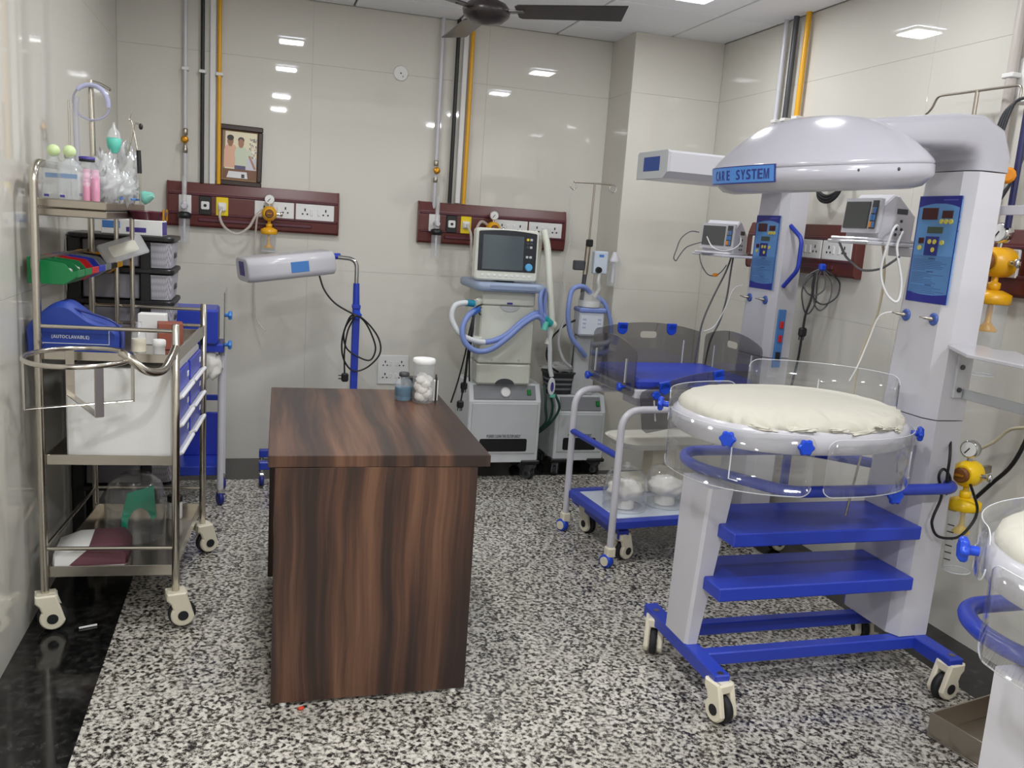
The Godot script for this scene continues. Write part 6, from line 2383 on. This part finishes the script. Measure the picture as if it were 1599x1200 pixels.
	for e in [[-0.12, 0.12, 0.104, 0.106], [-0.12, 0.12, 0.043, 0.045], [-0.12, -0.118, 0.043, 0.106], [0.118, 0.12, 0.043, 0.106]]:
		st = S()
		bx(st, e[0], e[1], e[2], e[3], 0.0575, 0.0612, 0.0)
		part(bag, "print_border", st, m.print_white)
	words(bag, "lettering", "(AUTOCLAVABLE)", 0.12, 0.0135, m.print_white, at(Vector3(-0.005, 0.066, 0.061)))
	st = S()
	tube(st, curve([Vector3(0.15, 0.02, 0.03), Vector3(0.152, 0.09, 0.04), Vector3(0.12, 0.13, 0.05), Vector3(0.0, 0.165, 0.045)]), 0.004, 6)
	part(bag, "piping", st, m.navy)
	o = put.call("carton", "reddish brown carton on the trolley worktop behind the small jar", "box", Vector3(0.37, wy, -0.32), 0.2)
	st = S()
	bx(st, -0.045, 0.045, 0.0, 0.1, -0.04, 0.04, 0.002)
	part(o, "carton", st, m.brown)
	o = put.call("carton", "white and grey carton between blue bag and brown carton on the worktop", "box", Vector3(0.29, wy, -0.42))
	st = S()
	bx(st, -0.05, 0.05, 0.0, 0.12, -0.03, 0.03, 0.002)
	part(o, "carton", st, m.paper)
	o = put.call("specimen_jar", "small white ribbed jar on the trolley worktop's front edge", "jar", Vector3(0.375, wy, -0.06))
	st = S()
	lathe(st, Vector3.ZERO, [[0.02, 0], [0.022, 0.003], [0.02, 0.01], [0.02, 0.045], [0.023, 0.047], [0.023, 0.066], [0.02, 0.07]])
	part(o, "body", st, m.paper)
	o = put.call("glass_vial", "small clear vial beside the blue bag on the trolley worktop", "bottle", Vector3(0.3, wy, -0.1))
	st = S()
	lathe(st, Vector3.ZERO, [[0.022, 0], [0.024, 0.003], [0.024, 0.085], [0.01, 0.1], [0.01, 0.125]])
	part(o, "glass", st, m.clear)
	st = S()
	lathe(st, Vector3.ZERO, [[0.0245, 0.02], [0.0245, 0.065]])
	part(o, "label_sleeve", st, m.cream)
	# lower shelf
	var ly := 0.2
	o = put.call("linen_pack", "wrapped white and maroon linen pack on the trolley's bottom shelf", "pack", Vector3(0.13, ly, -0.13), 0.12)
	st = S()
	rings = []
	var pr := [Vector2(0.11, 0.0), Vector2(0.125, 0.03), Vector2(0.125, 0.065), Vector2(0.1, 0.1), Vector2(-0.05, 0.098), Vector2(-0.12, 0.072), Vector2(-0.125, 0.03), Vector2(-0.11, 0.0)]
	for z in [-0.1, -0.085, 0.085, 0.1]:
		var g := PackedVector3Array()
		for p in pr:
			g.append(Vector3(p.x * (0.93 if absf(z) > 0.09 else 1.0), p.y * (0.9 if absf(z) > 0.09 else 1.0), z))
		rings.append(g)
	loft(st, rings)
	var lp := part(o, "wrapper", st, m.paper)
	st = S()
	rings = []
	for z in [-0.102, -0.086, 0.086, 0.1025]:
		var s := 0.935 if absf(z) > 0.09 else 1.004
		rings.append(PackedVector3Array([Vector3(0.126 * s, 0.028, z), Vector3(0.127 * s, 0.066, z), Vector3(0.102 * s, 0.1015 * s, z), Vector3(0.0, 0.101 * s, z), Vector3(-0.07, 0.03, z)]))
	loft(st, rings)
	part(lp, "towel_end", st, m.towel)
	o = put.call("resuscitator_shell", "clear plastic hood with green band on the trolley's bottom shelf", "oxygen hood", Vector3(0.22, ly, -0.42))
	st = S()
	lathe(st, Vector3.ZERO, [[0.115, 0], [0.115, 0.16], [0.1, 0.22], [0.06, 0.255], [0.01, 0.262], [0.01, 0.258], [0.058, 0.25], [0.096, 0.217], [0.111, 0.16], [0.111, 0]], Vector3.UP, 32)
	part(o, "dome", st, m.acrylic)
	st = S()
	M = at(Vector3(0.045, 0.03, 0.14), 0.25, -0.12).scaled_local(Vector3(1.0, 1.15, 1.0))
	var arch := PackedVector2Array([Vector2(-0.065, 0.0), Vector2(-0.067, 0.08), Vector2(-0.045, 0.165), Vector2(0.052, 0.185), Vector2(0.06, 0.075), Vector2(0.045, 0.068)])
	for i in 11:
		var t := PI * 0.06 + PI * 0.86 * i / 10.0
		arch.append(Vector2(0.0 + 0.046 * cos(t), 0.04 + 0.07 * sin(t)))
	arch.append(Vector2(-0.045, 0.0))
	prism(st, arch, 0.0, 0.005, 0.001)
	part(o, "neck_band", st, m.sea)
	M = Transform3D()
	o = put.call("small_bottle", "small pale bottle with black cap on the trolley's bottom shelf", "bottle", Vector3(0.34, ly, -0.62))
	st = S()
	lathe(st, Vector3.ZERO, [[0.028, 0], [0.03, 0.004], [0.03, 0.07], [0.02, 0.08]])
	part(o, "body", st, m.paper)
	st = S()
	lathe(st, Vector3.ZERO, [[0.031, 0.078], [0.032, 0.082], [0.031, 0.1], [0.027, 0.103]])
	part(o, "cap", st, m.black)
	# high tray: saline bottles, pink bottles, wrapped masks
	var ty := 1.526
	for k in 3:
		var p: Vector3 = [Vector3(0.03, ty, -0.12), Vector3(0.085, ty, -0.1), Vector3(0.115, ty, -0.2)][k]
		o = put.call("saline_bottle", ["large clear saline bottle nearest the wall on the trolley's high tray", "large clear saline bottle with green ball cap, middle of the high tray front", "clear bottle with purple ringed cap behind the pink bottles"][k], "bottle", p, 0.0, "saline bottles")
		st = S()
		if k < 2:
			rings = []
			for q in [[0.9, 0.0], [1.0, 0.006], [1.0, 0.105], [0.9, 0.118], [0.42, 0.132], [0.34, 0.15]]:
				var g := PackedVector3Array()
				for v in rr(0.075 * q[0], 0.055 * q[0], 0.02 * q[0]):
					g.append(Vector3(v.x, q[1], v.y))
				rings.append(g)
			loft(st, rings)
			part(o, "bottle_body", st, clear(rgb(220, 226, 228), 0.3))
			st = S()
			ball(st, Vector3(0, 0.16, 0), Vector3(0.021, 0.021, 0.021))
			part(o, "cap", st, m.lime)
			st = S()
			bx(st, -0.02, 0.03, 0.07, 0.085, 0.0277, 0.029, 0.0)
			part(o, "label_print", st, clear(rgb(130, 160, 196), 0.6, 0.3))
			st = S()
			bx(st, -0.025, -0.01, 0.006, 0.014, 0.0277, 0.029, 0.0)
			part(o, "label_print", st, m.purple)
		else:
			lathe(st, Vector3.ZERO, [[0.036, 0], [0.038, 0.004], [0.038, 0.1], [0.024, 0.124], [0.022, 0.135]])
			part(o, "bottle_body", st, m.tint)
			st = S()
			lathe(st, Vector3.ZERO, [[0.024, 0.134], [0.026, 0.136], [0.026, 0.14], [0.024, 0.142]])
			part(o, "cap", st, m.rubber)
			st = S()
			lathe(st, Vector3.ZERO, [[0.0265, 0.142], [0.0265, 0.15], [0.02, 0.152]])
			part(o, "cap_ring", st, m.purple)
			st = S()
			bx(st, -0.02, 0.02, 0.01, 0.095, 0.036, 0.039, 0.0)
			var lb := part(o, "label_sheet", st, m.paper)
			for y in [0.063, 0.074]:
				st = S()
				bx(st, 0.0, 0.019, y, y + 0.005, 0.0385, 0.0398, 0.0)
				part(lb, "print_line", st, m.ink)
			st = S()
			bx(st, -0.018, -0.006, 0.014, 0.024, 0.0385, 0.0398, 0.0)
			part(lb, "print_mark", st, m.purple)
	o = put.call("stopper_bottle", "clear bottle with purple and black cap between the two green balls", "bottle", Vector3(0.058, ty, -0.2))
	st = S()
	lathe(st, Vector3.ZERO, [[0.026, 0], [0.028, 0.004], [0.028, 0.12], [0.014, 0.14]])
	part(o, "bottle_body", st, m.tint)
	st = S()
	lathe(st, Vector3.ZERO, [[0.015, 0.14], [0.016, 0.15], [0.016, 0.156]])
	part(o, "cap", st, m.rubber)
	st = S()
	lathe(st, Vector3.ZERO, [[0.0165, 0.156], [0.0165, 0.163], [0.014, 0.165]])
	part(o, "cap_ring", st, m.purple)
	for k in 2:
		o = put.call("pink_bottle", ["left of two pink liquid bottles on the trolley's high tray", "right of two pink liquid bottles on the trolley's high tray"][k], "bottle", Vector3(0.14 + 0.028 * k, ty, -0.09), 0.0, "pink liquid bottles")
		st = S()
		lathe(st, Vector3.ZERO, [[0.0115, 0], [0.0125, 0.002], [0.0125, [0.05, 0.077][k]]])
		part(o, "liquid", st, m.pink)
		st = S()
		lathe(st, Vector3.ZERO, [[0.0128, 0], [0.0132, 0.002], [0.0132, 0.086], [0.0115, 0.088], [0.0125, 0.098], [0.012, 0.106]])
		part(o, "bottle_body", st, clear(rgb(244, 196, 220), 0.45, 0.2))
	var rn := RandomNumberGenerator.new()
	rn.seed = 21
	for k in 5:
		var p: Vector3 = [Vector3(0.19, ty, -0.2), Vector3(0.15, ty, -0.3), Vector3(0.2, ty, -0.36), Vector3(0.19, ty, -0.47), Vector3(0.12, ty, -0.42)][k]
		o = put.call("wrapped_mask", ["clear plastic wrapped mask right of the pink bottles", "clear plastic wrapper behind the purple capped bottle", "clear plastic wrapped mask at the tray's right rim", "tall upright plastic wrapper farthest along the high tray", "clear plastic wrapper at the middle of the high tray"][k], "wrapped mask", p, rn.randf() * 2.0, "plastic wrapped masks")
		st = S()
		var hh: float = [0.06, 0.085, 0.055, 0.105, 0.09][k]
		crumple(st, Vector3(0, hh * 0.96, 0), Vector3(0.05, hh, 0.04), 60 + k, 0.3, 26, 2.4)
		part(o, "wrapper", st, m.film)
		st = S()
		crumple(st, Vector3(0, hh * 0.7, 0), Vector3(0.028, hh * 0.5, 0.024), 70 + k, 0.15)
		part(o, "mask", st, m.tint)
		st = S()
		bx(st, -0.012, 0.014, 0.012, 0.02, 0.03, 0.042, 0.002)
		part(o, "print_mark", st, m.label_blue)
	o = put.call("breathing_mask", "teal cushioned breathing mask lying on the right end of the high tray", "mask", Vector3(0.235, ty, -0.5))
	st = S()
	lathe(st, Vector3(0, 0.022, 0), [[0.016, 0], [0.027, 0.008], [0.024, 0.024], [0.01, 0.05]], Vector3(0.9, 0.3, 0.2))
	part(o, "cushion", st, clear(rgb(130, 214, 196), 0.7, 0.2))
	o = put.call("kidney_dish", "dark reddish tray with brass clips on the trolley under the masks", "tray", Vector3(0.27, 1.468, -0.45))
	st = S()
	rings = []
	for q in [[0.8, 0.0], [1.0, 0.03], [1.02, 0.034], [0.95, 0.03], [0.76, 0.005]]:
		var g := PackedVector3Array()
		for v in oval(0.07 * q[0], 0.11 * q[0], 28):
			g.append(Vector3(v.x, q[1], v.y))
		rings.append(g)
	loft(st, rings)
	part(o, "dish", st, m.plum)
	for z in [-0.02, 0.05]:
		st = S()
		bx(st, 0.06, 0.068, 0.0, 0.044, z, z + 0.01, 0.002)
		part(o, "clip", st, m.brass)
	# upright hook, hose coil and laryngoscopes at the back of the high tray
	o = put.call("hook_stand", "bent steel hook standing at the back of the trolley's high tray", "hook", Vector3(0.1, ty, -0.36))
	st = S()
	cyl(st, Vector3(0, 0, 0), Vector3(-0.008, 0.43, 0), 0.0105, -1, 14)
	part(o, "upright", st, m.steel)
	st = S()
	tube(st, bent([Vector3(-0.008, 0.425, 0), Vector3(0.03, 0.418, 0.0), Vector3(0.06, 0.4, 0.01)], 0.02), 0.006, 8)
	part(o, "hook_arm", st, m.steel)
	st = S()
	cyl(st, Vector3(-0.075, 0.0, 0.02), Vector3(-0.077, 0.35, 0.02), 0.0035, -1, 8)
	part(o, "thin_rod", st, m.steel)
	o = put.call("coiled_hose", "lilac clear breathing hose coiled over the steel hook", "hose", Vector3(0.1, ty + 0.325, -0.36))
	for k in 2:
		st = S()
		var path := []
		for i in 26:
			var t := TAU * i / 25.0 * (1.0 if k == 0 else 0.42) + (1.2 if k == 0 else -0.2)
			path.append(Vector3(0.0 + cos(t) * (0.062 - k * 0.005), 0.025 + sin(t) * (0.062 - k * 0.002), 0.02 + k * 0.012 + 0.004 * sin(t * 3.0)))
		tube(st, path, 0.004 if k == 0 else 0.0085, 8)
		part(o, "hose", st, clear(rgb(176, 176, 204), 0.5) if k == 0 else clear(rgb(186, 188, 218), 0.8))
	st = S()
	tube(st, curve([Vector3(-0.05, 0.04, 0.02), Vector3(-0.055, -0.02, 0.02), Vector3(-0.05, -0.2, 0.02)]), 0.0105, 8)
	part(o, "hose_tail", st, clear(rgb(186, 186, 196), 0.5))
	for k in 2:
		o = put.call("laryngoscope", ["thin steel laryngoscope leaning right with black tip on the high tray", "thin steel laryngoscope with black grip behind the teal mask"][k], "instrument", Vector3(0.19 + 0.02 * k, ty + 0.17, -0.44), 0.0, "laryngoscopes")
		st = S()
		if k == 0:
			tube(st, bent([Vector3(-0.03, -0.17, 0), Vector3(0.035, 0.13, 0), Vector3(0.055, 0.125, 0)], 0.01), 0.0035, 8)
			part(o, "blade", st, m.steel)
			st = S()
			ball(st, Vector3(0.057, 0.118, 0), Vector3(0.008, 0.012, 0.008), 10)
			part(o, "tip", st, m.black)
		else:
			tube(st, bent([Vector3(0.034, -0.17, 0), Vector3(0.03, 0, 0), Vector3(0.005, 0.135, 0), Vector3(-0.006, 0.14, 0), Vector3(0.004, 0.17, 0)], 0.006), 0.0032, 8)
			part(o, "blade", st, m.steel)
			st = S()
			cyl(st, Vector3(0.0315, -0.055, 0), Vector3(0.028, 0.03, 0), 0.0085)
			part(o, "grip", st, m.black)
	o = put.call("breathing_mask", "upright teal mask in clear wrap under the coiled hose", "mask", Vector3(0.165, ty + 0.2, -0.38))
	st = S()
	lathe(st, Vector3.ZERO, [[0.012, -0.02], [0.022, 0.0], [0.027, 0.03], [0.022, 0.034]])
	part(o, "cushion", st, m.teal)
	st = S()
	lathe(st, Vector3.ZERO, [[0.025, 0.034], [0.02, 0.055], [0.006, 0.075], [0.003, 0.09]])
	part(o, "wrapper", st, m.film)
	st = S()
	cyl(st, Vector3(0, -0.2, 0), Vector3(0, -0.02, 0), 0.01)
	part(o, "stem", st, m.tint)
	tower()


# ---------------------------------------------------------------- black drawer tower behind the trolley
func tower():
	var o := thing("drawer_tower", "black plastic drawer tower with grey woven drawers behind the steel trolley", "drawer unit", Vector3(0.2, 0, 1.3))
	var st := S()
	for z in [1.13, 1.44]:
		st = S()
		bx(st, 0.005, 0.055, 0.0, 1.375, z - 0.02, z + 0.02, 0.006)
		wpart(o, "upright", st, m.black)
		st = S()
		bx(st, 0.285, 0.33, 0.0, 1.375, z - 0.014, z + 0.014, 0.006)
		wpart(o, "upright", st, m.black)
	for k in 9:
		var y := 1.372 - 0.138 * k
		M = Transform3D(Basis(Vector3(1, 0, 0), Vector3(0, 0, 1), Vector3(0, -1, 0)), Vector3(0.215, 0, 1.285))
		st = S()
		prism(st, rr(0.42, 0.36, 0.035), -y - 0.02, -y, 0.004)
		M = Transform3D()
		wpart(o, "shelf_frame", st, m.black)
		if k < 8:
			st = S()
			bx(st, 0.06, 0.285, y - 0.112, y - 0.004, 1.15, 1.435, 0.004)
			var d := wpart(o, "drawer", st, mk(rgb(128, 126, 134), 0.5))
			M = Transform3D(Basis(Vector3(1, 0, 0), Vector3(0, 0, 1), Vector3(0, -1, 0)), Vector3(0.35, 0, 1.285))
			st = S()
			var rings := []
			for q in [[0.86, -0.114], [0.98, -0.02], [1.0, -0.006]]:
				var g := PackedVector3Array()
				for p in rr(0.135 * q[0], 0.33 * q[0], 0.03 * q[0]):
					g.append(Vector3(p.x, p.y, -(y + q[1])))
				rings.append(g)
			loft(st, rings)
			var f := part(d, "drawer_front", st, m.weave)
			st = S()
			M = Transform3D()
			bx(st, 0.41, 0.42, y - 0.075, y - 0.05, 1.25, 1.32, 0.004)
			part(d, "pull", st, m.dark_grey)
	o = thing("glove_box", "white and purple glove box lying on top of the drawer tower", "box", Vector3(0.25, 1.393, 1.33), -0.06)
	st = S()
	bx(st, -0.12, 0.125, 0.0, 0.065, -0.06, 0.06, 0.002)
	var b := part(o, "carton", st, m.paper)
	st = S()
	bx(st, -0.02, 0.06, 0.012, 0.032, 0.0595, 0.061, 0.0)
	part(b, "print_block", st, m.purple)
	st = S()
	bx(st, -0.115, -0.045, 0.025, 0.055, 0.0595, 0.061, 0.0)
	part(b, "print_block", st, m.label_blue)
	st = S()
	bx(st, 0.1245, 0.126, 0.004, 0.06, -0.058, 0.058, 0.0)
	part(b, "print_block", st, m.purple)
